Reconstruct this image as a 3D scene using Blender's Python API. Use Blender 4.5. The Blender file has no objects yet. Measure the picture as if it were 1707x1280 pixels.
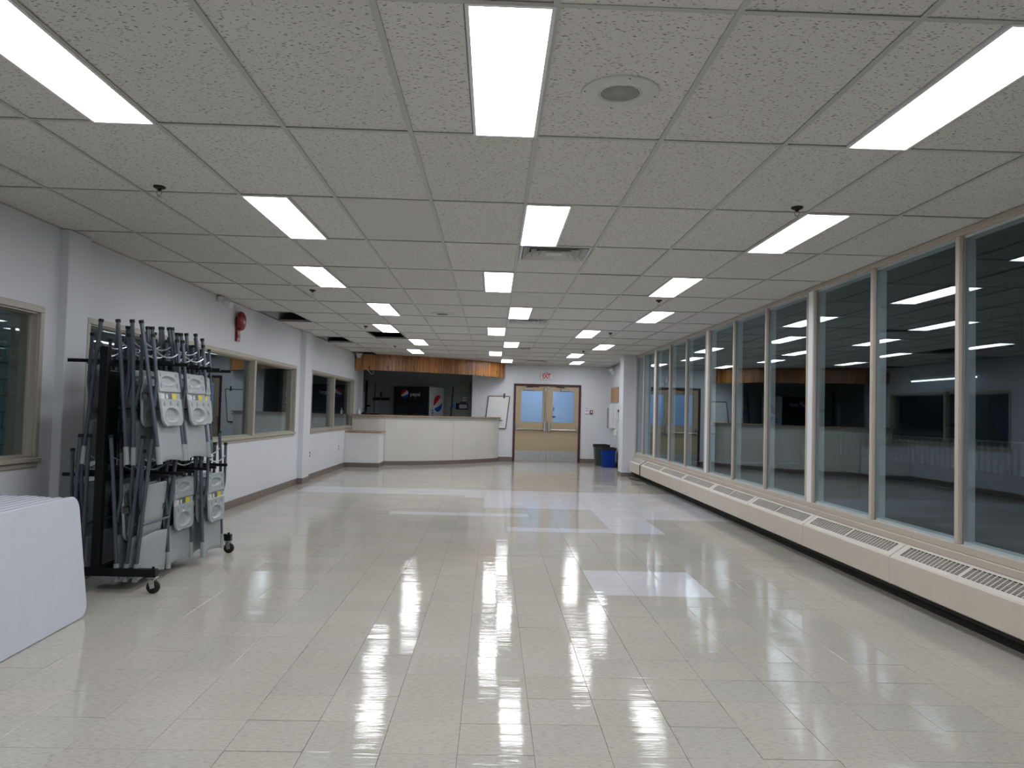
import bpy, math, random
from mathutils import Vector, Matrix
PI = math.pi
random.seed(7)
S = bpy.context.scene
C = S.collection

# ---------------------------------------------------------------- camera, world, exposure
CAM_H = 1.3542
F, YAW, PITCH, ROLL = 1288.33, 0.02366, 0.03700, 0.02606
fw = Vector((math.sin(YAW)*math.cos(PITCH), math.cos(YAW)*math.cos(PITCH), math.sin(PITCH)))
r0 = Vector((math.cos(YAW), -math.sin(YAW), 0)); u0 = r0.cross(fw)
rr = r0*math.cos(ROLL) + u0*math.sin(ROLL); uu = -r0*math.sin(ROLL) + u0*math.cos(ROLL)
cd = bpy.data.cameras.new('camera'); cam = bpy.data.objects.new('camera', cd); C.objects.link(cam)
M = Matrix((rr, uu, -fw)).transposed().to_4x4(); M.translation = Vector((0, 0, CAM_H))
cam.matrix_world = M
cd.sensor_fit = 'HORIZONTAL'; cd.sensor_width = 36.0; cd.lens = 36.0*F/1707.0
cd.clip_start = 0.05; cd.clip_end = 200
S.camera = cam
w = bpy.data.worlds.new('night'); S.world = w; w.use_nodes = True
w.node_tree.nodes['Background'].inputs[0].default_value = (0.10, 0.16, 0.26, 1)
w.node_tree.nodes['Background'].inputs[1].default_value = 0.15
S.view_settings.view_transform = 'Standard'; S.view_settings.look = 'None'
S.view_settings.gamma = 1; S.view_settings.use_curve_mapping = False
S.view_settings.exposure = 1.9
LAMP = 4.6          # radiance of the ceiling panels

# ---------------------------------------------------------------- constants of the room
ZC = 2.70
CX, CY, TW, TL = 0.1744, 3.7170, 0.6096, 1.2192     # ceiling grid
FX, FY, FT = -0.4096, 3.1087, 0.3048                # floor grid
XL, XR, XF = -3.42, 3.20, 3.28                      # left wall, window wall, side wall beyond the column
YF, YB, YK = 21.6, -3.6, 23.1                       # far wall, wall behind camera, kitchen back wall

# ---------------------------------------------------------------- materials
def newmat(name):
    m = bpy.data.materials.new(name); m.use_nodes = True
    return m, m.node_tree, m.node_tree.nodes['Principled BSDF']
def N(t, k, **kw):
    n = t.nodes.new(k)
    for a, b in kw.items(): setattr(n, a, b)
    return n
def ramp(t, src, stops):
    r = N(t, 'ShaderNodeValToRGB'); e = r.color_ramp.elements
    while len(e) < len(stops): e.new(0.5)
    for q, (p, c) in zip(e, stops):
        q.position = p; q.color = (c, c, c, 1) if not isinstance(c, tuple) else (*c, 1)
    t.links.new(src, r.inputs[0]); return r.outputs[0]
def mapping(t, scale, kind='pos', loc=(0, 0, 0)):
    mp = N(t, 'ShaderNodeMapping'); mp.inputs['Scale'].default_value = scale; mp.inputs['Location'].default_value = loc
    if kind == 'pos': src = N(t, 'ShaderNodeNewGeometry').outputs['Position']
    else: src = N(t, 'ShaderNodeTexCoord').outputs['Object']
    t.links.new(src, mp.inputs[0]); return mp.outputs[0]
def mixc(t, fac, a, b, mode='MIX'):
    m = N(t, 'ShaderNodeMix', data_type='RGBA', blend_type=mode)
    for i, v in ((0, fac), (6, a), (7, b)):
        if isinstance(v, (int, float)): m.inputs[i].default_value = v
        elif isinstance(v, tuple): m.inputs[i].default_value = (*v, 1)
        else: t.links.new(v, m.inputs[i])
    return m.outputs[2]
def mat(name, col, rough=0.5, metal=0.0, var=0.06, scale=6.0, bump=0.0, bscale=80.0, kind='obj', spec=0.5, coat=0.0):
    m, t, b = newmat(name)
    co = mapping(t, (scale,)*3, kind)
    n = N(t, 'ShaderNodeTexNoise'); n.inputs['Detail'].default_value = 4; n.inputs['Scale'].default_value = 1
    t.links.new(co, n.inputs[0])
    f = ramp(t, n.outputs[0], [(0.3, 1-var), (0.7, 1.0)])
    t.links.new(mixc(t, 1.0, tuple(col), f, 'MULTIPLY'), b.inputs['Base Color'])
    b.inputs['Roughness'].default_value = rough; b.inputs['Metallic'].default_value = metal
    b.inputs['Specular IOR Level'].default_value = spec; b.inputs['Coat Weight'].default_value = coat
    if bump:
        n2 = N(t, 'ShaderNodeTexNoise'); n2.inputs['Scale'].default_value = bscale; n2.inputs['Detail'].default_value = 3
        t.links.new(mapping(t, (1, 1, 1), kind), n2.inputs[0])
        bp = N(t, 'ShaderNodeBump'); bp.inputs['Strength'].default_value = 1; bp.inputs['Distance'].default_value = bump
        t.links.new(n2.outputs[0], bp.inputs['Height']); t.links.new(bp.outputs[0], b.inputs['Normal'])
    return m
def emis(name, col, s, edge=False):
    m = bpy.data.materials.new(name); m.use_nodes = True; t = m.node_tree
    t.nodes.remove(t.nodes['Principled BSDF'])
    e = N(t, 'ShaderNodeEmission'); e.inputs[0].default_value = (*col, 1); e.inputs[1].default_value = s
    t.links.new(e.outputs[0], t.nodes['Material Output'].inputs[0]); return m

def floor_mat(name, base, tint_a, tint_b, streak=0.15, white=False):
    m, t, b = newmat(name)
    pos = N(t, 'ShaderNodeNewGeometry').outputs['Position']
    mp = N(t, 'ShaderNodeMapping'); mp.inputs['Scale'].default_value = (1/FT, 1/FT, 0)
    mp.inputs['Location'].default_value = (-FX/FT, -FY/FT, 0.5); t.links.new(pos, mp.inputs[0])
    fl = N(t, 'ShaderNodeVectorMath', operation='FLOOR'); t.links.new(mp.outputs[0], fl.inputs[0])
    wn = N(t, 'ShaderNodeTexWhiteNoise', noise_dimensions='3D'); t.links.new(fl.outputs[0], wn.inputs[0])
    tile = ramp(t, wn.outputs[0], [(0, tint_a), (0.55, base), (1, tint_b)])
    n1 = N(t, 'ShaderNodeTexNoise'); n1.inputs['Scale'].default_value = 1; n1.inputs['Detail'].default_value = 5; n1.inputs['Roughness'].default_value = 0.65
    t.links.new(mapping(t, (30, 110, 1)), n1.inputs[0])
    c1 = mixc(t, 1.0, tile, ramp(t, n1.outputs[0], [(0.32, 1-streak*1.6), (0.5, 1.0), (0.7, 1.0+streak*0.4)]), 'MULTIPLY')
    n3 = N(t, 'ShaderNodeTexNoise'); n3.inputs['Scale'].default_value = 1.1; n3.inputs['Detail'].default_value = 3
    t.links.new(mapping(t, (1, 1, 1)), n3.inputs[0])
    c2 = mixc(t, 1.0, c1, ramp(t, n3.outputs[0], [(0.3, 0.93), (0.7, 1.03)]), 'MULTIPLY')
    t.links.new(c2, b.inputs['Base Color'])
    # worn wax: gloss varies, the surface ripples
    n5 = N(t, 'ShaderNodeTexNoise'); n5.inputs['Scale'].default_value = 1; n5.inputs['Detail'].default_value = 4
    t.links.new(mapping(t, (2.5, 9, 1), loc=(3, 1, 0)), n5.inputs[0])
    t.links.new(ramp(t, n5.outputs[0], [(0.30, 0.025), (0.80, 0.085)]), b.inputs['Roughness'])
    n2 = N(t, 'ShaderNodeTexNoise'); n2.inputs['Scale'].default_value = 1; n2.inputs['Detail'].default_value = 2.5
    t.links.new(mapping(t, (1.6, 12, 1)), n2.inputs[0])
    n4 = N(t, 'ShaderNodeTexNoise'); n4.inputs['Scale'].default_value = 1; n4.inputs['Detail'].default_value = 3
    t.links.new(mapping(t, (6, 80, 1)), n4.inputs[0])
    ad = N(t, 'ShaderNodeMath', operation='MULTIPLY_ADD'); t.links.new(n4.outputs[0], ad.inputs[0]); ad.inputs[1].default_value = 0.30
    t.links.new(n2.outputs[0], ad.inputs[2])
    bp = N(t, 'ShaderNodeBump'); bp.inputs['Strength'].default_value = 1; bp.inputs['Distance'].default_value = 0.0012
    t.links.new(ad.outputs[0], bp.inputs['Height']); t.links.new(bp.outputs[0], b.inputs['Normal'])
    b.inputs['Specular IOR Level'].default_value = 0.11
    return m

def ceil_mat(name, col):
    m, t, b = newmat(name)
    dn = N(t, 'ShaderNodeTexNoise'); dn.inputs['Scale'].default_value = 14; dn.inputs['Detail'].default_value = 2
    pos = N(t, 'ShaderNodeNewGeometry').outputs['Position']
    t.links.new(pos, dn.inputs[0])
    sc = N(t, 'ShaderNodeVectorMath', operation='SCALE'); sc.inputs['Scale'].default_value = 0.05; t.links.new(dn.outputs[1], sc.inputs[0])
    ad = N(t, 'ShaderNodeVectorMath', operation='ADD'); t.links.new(pos, ad.inputs[0]); t.links.new(sc.outputs[0], ad.inputs[1])
    pit_shade = []
    for scl, thr in (((33, 88, 1), 0.27), ((80, 105, 1), 0.20)):
        mp = N(t, 'ShaderNodeMapping'); mp.inputs['Scale'].default_value = scl; t.links.new(ad.outputs[0], mp.inputs[0])
        v = N(t, 'ShaderNodeTexVoronoi'); v.inputs['Scale'].default_value = 1; v.inputs['Randomness'].default_value = 1
        t.links.new(mp.outputs[0], v.inputs[0])
        a = ramp(t, v.outputs['Distance'], [(thr*0.7, 1), (thr, 0)])
        k = ramp(t, v.outputs['Color'], [(0.22, 0), (0.26, 1)])
        pit_shade.append(mixc(t, 1.0, a, k, 'MULTIPLY'))
    mk = mixc(t, 1.0, pit_shade[0], pit_shade[1], 'LIGHTEN')
    oi = N(t, 'ShaderNodeObjectInfo')
    base = mixc(t, 1.0, tuple(col), ramp(t, oi.outputs['Random'], [(0, 0.93), (1, 1.0)]), 'MULTIPLY')
    t.links.new(mixc(t, mk, base, tuple(c*0.30 for c in col)), b.inputs['Base Color'])  # shade inside the fissure pits is put into the colour as dark flecks
    b.inputs['Roughness'].default_value = 0.95; b.inputs['Specular IOR Level'].default_value = 0.1
    return m

def wood_mat(name, ca, cb, cc):
    m, t, b = newmat(name)
    oi = N(t, 'ShaderNodeObjectInfo')
    mp = N(t, 'ShaderNodeMapping'); mp.inputs['Scale'].default_value = (28, 28, 2.0)
    ge = N(t, 'ShaderNodeNewGeometry').outputs['Position']; t.links.new(ge, mp.inputs[0])
    cm = N(t, 'ShaderNodeCombineXYZ'); mu = N(t, 'ShaderNodeMath', operation='MULTIPLY'); mu.inputs[1].default_value = 60
    t.links.new(oi.outputs['Random'], mu.inputs[0]); t.links.new(mu.outputs[0], cm.inputs[2]); t.links.new(cm.outputs[0], mp.inputs['Location'])
    n = N(t, 'ShaderNodeTexNoise'); n.inputs['Scale'].default_value = 1; n.inputs['Detail'].default_value = 5; n.inputs['Distortion'].default_value = 0.6
    t.links.new(mp.outputs[0], n.inputs[0])
    g = ramp(t, n.outputs[0], [(0.28, ca), (0.5, cb), (0.75, cc)])
    # knots
    v = N(t, 'ShaderNodeTexVoronoi'); v.inputs['Scale'].default_value = 1
    mp2 = N(t, 'ShaderNodeMapping'); mp2.inputs['Scale'].default_value = (7, 7, 5.5); t.links.new(ge, mp2.inputs[0]); t.links.new(mp2.outputs[0], v.inputs[0])
    kn = ramp(t, v.outputs['Distance'], [(0.10, 1), (0.20, 0)])
    c = mixc(t, kn, g, (0.035, 0.012, 0.004))
    c = mixc(t, 1.0, c, ramp(t, oi.outputs['Random'], [(0, 0.60), (1, 1.15)]), 'MULTIPLY')
    t.links.new(c, b.inputs['Base Color']); b.inputs['Roughness'].default_value = 0.38
    return m

def glass_mat(name, tint, boost=1.0):
    m = bpy.data.materials.new(name); m.use_nodes = True; t = m.node_tree
    t.nodes.remove(t.nodes['Principled BSDF'])
    tr = N(t, 'ShaderNodeBsdfTransparent'); tr.inputs[0].default_value = (*tint, 1)
    gl = N(t, 'ShaderNodeBsdfGlossy'); gl.inputs['Roughness'].default_value = 0.0; gl.inputs[0].default_value = (0.80, 0.92, 1.0, 1)
    fr = N(t, 'ShaderNodeFresnel')
    # both faces of the thin pane reflect alike (the node inverts the index on a back face)
    ge = N(t, 'ShaderNodeNewGeometry'); mr = N(t, 'ShaderNodeMapRange'); mr.inputs[3].default_value = 1.52; mr.inputs[4].default_value = 1/1.52
    t.links.new(ge.outputs['Backfacing'], mr.inputs[0]); t.links.new(mr.outputs[0], fr.inputs[0])
    ml = N(t, 'ShaderNodeMath', operation='MULTIPLY'); ml.inputs[1].default_value = boost; ml.use_clamp = True
    t.links.new(fr.outputs[0], ml.inputs[0])
    mx = N(t, 'ShaderNodeMixShader'); t.links.new(ml.outputs[0], mx.inputs[0]); t.links.new(tr.outputs[0], mx.inputs[1]); t.links.new(gl.outputs[0], mx.inputs[2])
    t.links.new(mx.outputs[0], t.nodes['Material Output'].inputs[0]); return m

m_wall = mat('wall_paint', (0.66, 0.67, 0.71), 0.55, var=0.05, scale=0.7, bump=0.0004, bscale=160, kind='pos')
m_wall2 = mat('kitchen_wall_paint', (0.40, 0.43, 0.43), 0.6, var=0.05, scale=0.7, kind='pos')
m_tile = ceil_mat('fissured_ceiling_tile', (0.685, 0.675, 0.645))
m_plain = mat('smooth_ceiling_tile', (0.60, 0.59, 0.565), 0.9, var=0.03)
m_grid = mat('ceiling_grid_paint', (0.47, 0.475, 0.45), 0.5, var=0.03)
m_plenum = mat('plenum_dark', (0.05, 0.05, 0.055), 0.9)
m_floor = floor_mat('vinyl_floor_tile', (0.445, 0.413, 0.368), (0.425, 0.402, 0.360), (0.465, 0.423, 0.382))
m_floorw = floor_mat('pale_vinyl_floor_tile', (0.575, 0.56, 0.585), (0.56, 0.545, 0.572), (0.59, 0.575, 0.60), streak=0.03)
m_grout = mat('floor_joint', (0.15, 0.14, 0.125), 0.7)
m_base = mat('vinyl_base', (0.17, 0.135, 0.115), 0.4)
m_frame = mat('beige_frame_paint', (0.47, 0.41, 0.345), 0.4, var=0.06, scale=3)
m_frame2 = mat('taupe_frame_paint', (0.40, 0.36, 0.30), 0.4, var=0.06, scale=3)
m_outer = mat('outer_frame_aluminium', (0.52, 0.56, 0.57), 0.6)
m_heat = mat('heater_enamel', (0.56, 0.50, 0.43), 0.38, var=0.05, scale=3)
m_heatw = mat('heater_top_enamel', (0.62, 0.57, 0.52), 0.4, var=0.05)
m_dark = mat('dark_void', (0.015, 0.014, 0.013), 0.8)
m_glass = glass_mat('window_glass', (0.89, 0.935, 0.945), 1.0)
m_glass2 = glass_mat('inner_window_glass', (0.86, 0.90, 0.90), 1.0)
m_black = mat('black_powder_coat', (0.004, 0.004, 0.005), 0.5, spec=0.3)
m_tube = mat('blue_grey_steel_tube', (0.062, 0.078, 0.105), 0.42, metal=0.0, coat=0.15)
m_plas = mat('grey_moulded_plastic', (0.31, 0.335, 0.35), 0.42, var=0.05, bump=0.0002, bscale=400)
m_plasd = mat('dark_grey_strap', (0.07, 0.08, 0.09), 0.5)
m_cap = mat('black_rubber', (0.006, 0.006, 0.006), 0.7)
m_wire = mat('galvanised_wire', (0.42, 0.45, 0.47), 0.3, metal=0.7)
m_chrome = mat('chrome', (0.65, 0.66, 0.68), 0.22, metal=1.0)
m_steel = mat('brushed_steel', (0.50, 0.50, 0.50), 0.32, metal=1.0, var=0.15, scale=12)
m_tabletop = mat('white_table_plastic', (0.60, 0.62, 0.70), 0.33, var=0.04, bump=0.0001, bscale=300)
m_white = mat('white_plastic', (0.74, 0.75, 0.76), 0.4)
m_panelw = mat('cream_laminate', (0.63, 0.60, 0.55), 0.42, var=0.05, scale=2)
m_fascia = mat('grey_green_laminate', (0.46, 0.47, 0.43), 0.45)
m_top = mat('wood_edge_laminate', (0.42, 0.27, 0.17), 0.4, var=0.2, scale=14)
m_pine = wood_mat('varnished_pine', (0.22, 0.075, 0.016), (0.36, 0.145, 0.034), (0.50, 0.235, 0.070))
m_door = mat('tan_door_paint', (0.42, 0.325, 0.205), 0.42, var=0.04, scale=2)
m_maroon = mat('maroon_frame_paint', (0.065, 0.010, 0.018), 0.35)
m_frost = newmat('frosted_door_glass')
_m, _t, _b = m_frost; _b.inputs['Base Color'].default_value = (0.80, 0.90, 1.0, 1); _b.inputs['Roughness'].default_value = 0.35; _b.inputs['Transmission Weight'].default_value = 1.0; _b.inputs['IOR'].default_value = 1.1
m_frost = _m
m_red = mat('alarm_red', (0.20, 0.004, 0.010), 0.3)
m_redtxt = mat('red_lettering', (0.60, 0.02, 0.04), 0.5)
m_blue = mat('recycling_blue', (0.001, 0.032, 0.25), 0.6, spec=0.2)
m_green = mat('bin_dark_green', (0.025, 0.055, 0.040), 0.5)
m_cork = mat('cork', (0.44, 0.27, 0.13), 0.9, var=0.25, scale=60)
m_yellow = mat('yellow_sticker', (0.72, 0.60, 0.03), 0.5, var=0.35, scale=120)
m_sticker = mat('white_sticker', (0.70, 0.70, 0.68), 0.5, var=0.45, scale=110)
m_handle = mat('brown_broom_handle', (0.20, 0.12, 0.08), 0.5)
m_bluem = mat('blue_mop_handle', (0.01, 0.04, 0.18), 0.4)
m_navy = mat('navy_plastic', (0.02, 0.02, 0.09), 0.5)
m_cool = mat('cooler_white_side', (0.60, 0.62, 0.66), 0.35)
m_logor = mat('logo_red', (0.60, 0.01, 0.03), 0.4); m_logob = mat('logo_blue', (0.01, 0.06, 0.36), 0.4); m_logow = mat('logo_white', (0.78, 0.78, 0.80), 0.4)
m_grey = mat('warm_grey_metal', (0.34, 0.34, 0.31), 0.5)
m_block = mat('painted_concrete_block', (0.30, 0.40, 0.42), 0.7, var=0.15, scale=4, bump=0.002, bscale=60)
m_rib = mat('ribbed_metal_sheet', (0.34, 0.36, 0.38), 0.5)
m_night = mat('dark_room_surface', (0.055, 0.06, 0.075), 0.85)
m_banner = mat('blue_banner', (0.08, 0.36, 0.75), 0.6)
m_diff = emis('light_diffuser', (0.93, 0.965, 1.0), LAMP)
m_tubeL = emis('far_fluorescent_tube', (0.55, 0.85, 1.0), 1.2)
m_hall = emis('hall_light', (0.52, 0.74, 1.0), 2.4)
m_dim = emis('dim_corridor_light', (0.7, 0.9, 1.0), 2.2)
m_speak = mat('speaker_grille', (0.60, 0.61, 0.57), 0.6)
m_perf = mat('speaker_holes', (0.20, 0.20, 0.20), 0.7)

# ---------------------------------------------------------------- mesh builder
class MB:
    def __init__(s): s.v = []; s.f = []; s.mi = []
    def add(s, vs, fs, mi=0):
        o = len(s.v); s.v += [tuple(v) for v in vs]
        for f in fs: s.f.append(tuple(i+o for i in f)); s.mi.append(mi)
        return s
    def box(s, x0, y0, z0, x1, y1, z1, mi=0, M=None):
        if x0 > x1: x0, x1 = x1, x0
        if y0 > y1: y0, y1 = y1, y0
        if z0 > z1: z0, z1 = z1, z0
        vs = [Vector(p) for p in ((x0,y0,z0),(x1,y0,z0),(x1,y1,z0),(x0,y1,z0),(x0,y0,z1),(x1,y0,z1),(x1,y1,z1),(x0,y1,z1))]
        if M: vs = [M @ v for v in vs]
        return s.add(vs, [(3,2,1,0),(4,5,6,7),(0,1,5,4),(1,2,6,5),(2,3,7,6),(3,0,4,7)], mi)
    def cbox(s, x0, y0, z0, x1, y1, z1, c=0.004, mi=0, M=None):
        """box with chamfered edges (all 12), 26 faces"""
        if x0 > x1: x0, x1 = x1, x0
        if y0 > y1: y0, y1 = y1, y0
        if z0 > z1: z0, z1 = z1, z0
        c = min(c, (x1-x0)/2.01, (y1-y0)/2.01, (z1-z0)/2.01)
        cx, cy, cz = (x0+x1)/2, (y0+y1)/2, (z0+z1)/2; hx, hy, hz = (x1-x0)/2, (y1-y0)/2, (z1-z0)/2
        vs = []; idx = {}
        for sx in (-1, 1):
            for sy in (-1, 1):
                for sz in (-1, 1):
                    for a in range(3):
                        d = [hx-c, hy-c, hz-c]; d[a] = (hx, hy, hz)[a]
                        idx[(sx, sy, sz, a)] = len(vs); v = Vector((cx+sx*d[0], cy+sy*d[1], cz+sz*d[2])); vs.append(M @ v if M else v)
        fs = []
        def face(l):
            pts = [Vector((vs[i])) for i in l]; ctr = sum(pts, Vector())/len(pts)
            cc = M @ Vector((cx, cy, cz)) if M else Vector((cx, cy, cz))
            n = (pts[1]-pts[0]).cross(pts[2]-pts[1])
            fs.append(tuple(l) if n.dot(ctr-cc) > 0 else tuple(reversed(l)))
        for a in range(3):
            o = [i for i in range(3) if i != a]
            for sg in (-1, 1):
                l = []
                for p, q in ((-1,-1),(1,-1),(1,1),(-1,1)):
                    k = [0,0,0]; k[a] = sg; k[o[0]] = p; k[o[1]] = q; l.append(idx[(*k, a)])
                face(l)
            for p in (-1, 1):
                for q in (-1, 1):
                    k1 = [0,0,0]; k1[o[0]] = p; k1[o[1]] = q; k2 = list(k1); k1[a] = -1; k2[a] = 1
                    face([idx[(*k1, o[0])], idx[(*k2, o[0])], idx[(*k2, o[1])], idx[(*k1, o[1])]])
        for sx in (-1, 1):
            for sy in (-1, 1):
                for sz in (-1, 1): face([idx[(sx, sy, sz, a)] for a in range(3)])
        return s.add(vs, fs, mi)
    def prism(s, pts, z0, z1, mi=0, M=None):
        n = len(pts); area = sum(pts[i][0]*pts[(i+1) % n][1]-pts[(i+1) % n][0]*pts[i][1] for i in range(n))
        if area < 0: pts = pts[::-1]
        vs = [Vector((p[0], p[1], z0)) for p in pts] + [Vector((p[0], p[1], z1)) for p in pts]
        if M: vs = [M @ v for v in vs]
        return s.add(vs, [tuple(range(n))[::-1], tuple(range(n, 2*n))] + [(i, (i+1) % n, (i+1) % n+n, i+n) for i in range(n)], mi)
    def tube(s, path, r, n=8, mi=0, flat=1.0, cap=True):
        path = [Vector(p) for p in path]; o = len(s.v); rings = []
        rad = r if isinstance(r, (list, tuple)) else [r]*len(path)
        ref = None
        for i, p in enumerate(path):
            d = (path[min(i+1, len(path)-1)]-path[max(i-1, 0)]).normalized()
            if ref is None:
                ref = Vector((1, 0, 0)) if abs(d.x) < 0.9 else Vector((0, 1, 0))
            a = (ref - d*ref.dot(d)).normalized(); b = d.cross(a); ref = a
            rings.append([p+(a*math.cos(2*PI*k/n)*rad[i]*flat+b*math.sin(2*PI*k/n)*rad[i]) for k in range(n)])
        for g in rings: s.v += [tuple(q) for q in g]
        for i in range(len(path)-1):
            for k in range(n):
                s.f.append((o+i*n+k, o+i*n+(k+1) % n, o+(i+1)*n+(k+1) % n, o+(i+1)*n+k)); s.mi.append(mi)
        if cap:
            s.f.append(tuple(o+k for k in range(n))[::-1]); s.mi.append(mi)
            s.f.append(tuple(o+(len(path)-1)*n+k for k in range(n))); s.mi.append(mi)
        return s
    def lathe(s, prof, n=24, M=None, mi=0):
        o = len(s.v); vs = []
        for r, z in prof:
            for k in range(n): vs.append(Vector((r*math.cos(2*PI*k/n), r*math.sin(2*PI*k/n), z)))
        if M: vs = [M @ v for v in vs]
        fs = []
        for i in range(len(prof)-1):
            for k in range(n): fs.append((i*n+k, i*n+(k+1) % n, (i+1)*n+(k+1) % n, (i+1)*n+k))
        fs.append(tuple(range(n))[::-1]); fs.append(tuple((len(prof)-1)*n+k for k in range(n)))
        return s.add(vs, fs, mi)
    def mesh(s, name, mats, smooth=35):
        me = bpy.data.meshes.new(name); me.from_pydata(s.v, [], s.f)
        for m in (mats if isinstance(mats, (list, tuple)) else [mats]): me.materials.append(m)
        me.polygons.foreach_set('material_index', s.mi)
        if smooth:
            me.polygons.foreach_set('use_smooth', [True]*len(s.f)); me.set_sharp_from_angle(angle=math.radians(smooth))
        me.update(); return me
    def build(s, name, mats, parent=None, smooth=35):
        o = bpy.data.objects.new(name, s.mesh(name, mats, smooth)); C.objects.link(o)
        if parent: o.parent = parent
        return o
def inst(name, me, parent=None, loc=(0, 0, 0), rot=(0, 0, 0)):
    o = bpy.data.objects.new(name, me); C.objects.link(o); o.location = loc; o.rotation_euler = rot
    if parent: o.parent = parent
    return o
def tag(o, label, cat, group=None):
    o['label'] = label; o['category'] = cat
    if group: o['group'] = group
    return o
def thing(name, label, cat, loc=(0, 0, 0), rz=0, group=None):
    o = bpy.data.objects.new(name, None); C.objects.link(o); o.empty_display_size = 0.1
    o.location = loc; o.rotation_euler = (0, 0, rz); return tag(o, label, cat, group)
def struct(o, label=None):
    o['kind'] = 'structure'
    if label: o['label'] = label
    return o
def root_struct(name, label=None):
    o = bpy.data.objects.new(name, None); C.objects.link(o); return struct(o, label)
def dup(root, loc=None, rot=None, label=None, group=None, sel=None):
    r = root.copy(); C.objects.link(r)
    if loc is not None: r.location = loc
    if rot is not None: r.rotation_euler = rot
    if label: r['label'] = label
    if group: r['group'] = group
    for ch in list(root.children):
        c = ch.copy(); C.objects.link(c); c.parent = r
        for g in list(ch.children):
            d = g.copy(); C.objects.link(d); d.parent = c
    return r
def text_mesh(body, size, depth=0.002, bold=0.0):
    cu = bpy.data.curves.new('lettering', 'FONT'); cu.body = body; cu.size = size; cu.extrude = depth; cu.offset = bold; cu.align_x = 'CENTER'; cu.align_y = 'CENTER'
    o = bpy.data.objects.new('lettering', cu); C.objects.link(o)
    bpy.context.view_layer.update()
    me = bpy.data.meshes.new_from_object(o.evaluated_get(bpy.context.evaluated_depsgraph_get()))
    C.objects.unlink(o); bpy.data.objects.remove(o); return me
def rrect(x0, y0, x1, y1, r, n=5):
    pts = []
    for cx, cy, a in ((x1-r, y1-r, 0), (x0+r, y1-r, 90), (x0+r, y0+r, 180), (x1-r, y0+r, 270)):
        for k in range(n+1):
            t = math.radians(a+90*k/n); pts.append((cx+r*math.cos(t), cy+r*math.sin(t)))
    return pts
def spline(pts, m=6):
    out = []; P = [Vector(p) for p in pts]; P = [2*P[0]-P[1]]+P+[2*P[-1]-P[-2]]
    for i in range(1, len(P)-2):
        for k in range(m):
            t = k/m; a, b, c, d = P[i-1:i+3]
            out.append(0.5*((2*b)+(c-a)*t+(2*a-5*b+4*c-d)*t*t+(3*b-a-3*c+d)*t**3))
    out.append(P[-2]); return out
def resample(pl, widths):
    """points along polyline at cumulative widths"""
    L = [0]
    for a, b in zip(pl, pl[1:]): L.append(L[-1]+(b-a).length)
    out = []; s = 0
    def at(s):
        for i in range(len(L)-1):
            if s <= L[i+1]+1e-9:
                return pl[i].lerp(pl[i+1], (s-L[i])/(L[i+1]-L[i]))
        return pl[-1]
    for wd in [0]+widths:
        s += wd
        out.append(at(min(s, L[-1])))
        if s >= L[-1]: break
    return out, L[-1]

# ================================================================ FLOOR
fl = MB().box(XL-0.2, YB-0.2, -0.12, XF+0.25, YK+0.2, -0.0065).build('floor', m_grout); struct(fl)
W_ = set()
for i in range(-10, 13):
    for j in range(19, 34):
        if (j >= 31 and i >= -9) or (j == 30 and i >= 0) or (26 <= j <= 29 and i >= 1) or (23 <= j <= 25 and i >= 6) \
           or (20 <= j <= 22 and i in (6, 7)) or (j == 19 and 2 <= i <= 7) or (j == 23 and -3 <= i <= 2): W_.add((i, j))
for i in (4, 5, 6):
    for j in (9, 10, 11): W_.add((i, j))
g_ = 0.0008
def tile_mb(): return MB().cbox(-FT/2+g_, -FT/2+g_, -0.006, FT/2-g_, FT/2-g_, 0, 0.0008)
me_t = tile_mb().mesh('floor_tile', m_floor, 0); me_w = tile_mb().mesh('pale_floor_tile', m_floorw, 0)
cells = []
for i in range(-10, 13):
    for j in range(-23, 66):
        x, y = FX+(i+.5)*FT, FY+(j+.5)*FT
        if x > XF+0.1: continue
        cells.append((i, j, x, y))
vis = [c for c in cells if c[3] > 2.75 and abs(c[2]-c[3]*0.0237) < c[3]*0.68+0.35]
vis.sort(key=lambda c: c[3]); near = set((c[0], c[1]) for c in vis[:290])
rest = [MB(), MB()]
for i, j, x, y in cells:
    tx, ty = random.gauss(0, .0020), random.gauss(0, .0042)
    if (i, j) in near:
        o = inst('floor_tile', me_w if (i, j) in W_ else me_t, fl, (x, y, 0), (ty, tx, 0))
    else:
        k = 1 if (i, j) in W_ else 0; h = FT/2-g_
        vs = [(x+a*h, y+b*h, (a*h*(-tx)+b*h*ty)*.55) for a, b in ((-1,-1),(1,-1),(1,1),(-1,1))]
        vb = [(v[0], v[1], -0.006) for v in vs]
        rest[k].add(vs+vb, [(0,1,2,3),(0,4,5,1),(1,5,6,2),(2,6,7,3),(3,7,4,0)])
a = rest[0].build('distant_floor_tiles', m_floor, fl, 0); a['kind'] = 'stuff'
a = rest[1].build('distant_pale_floor_tiles', m_floorw, fl, 0); a['kind'] = 'stuff'

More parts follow.
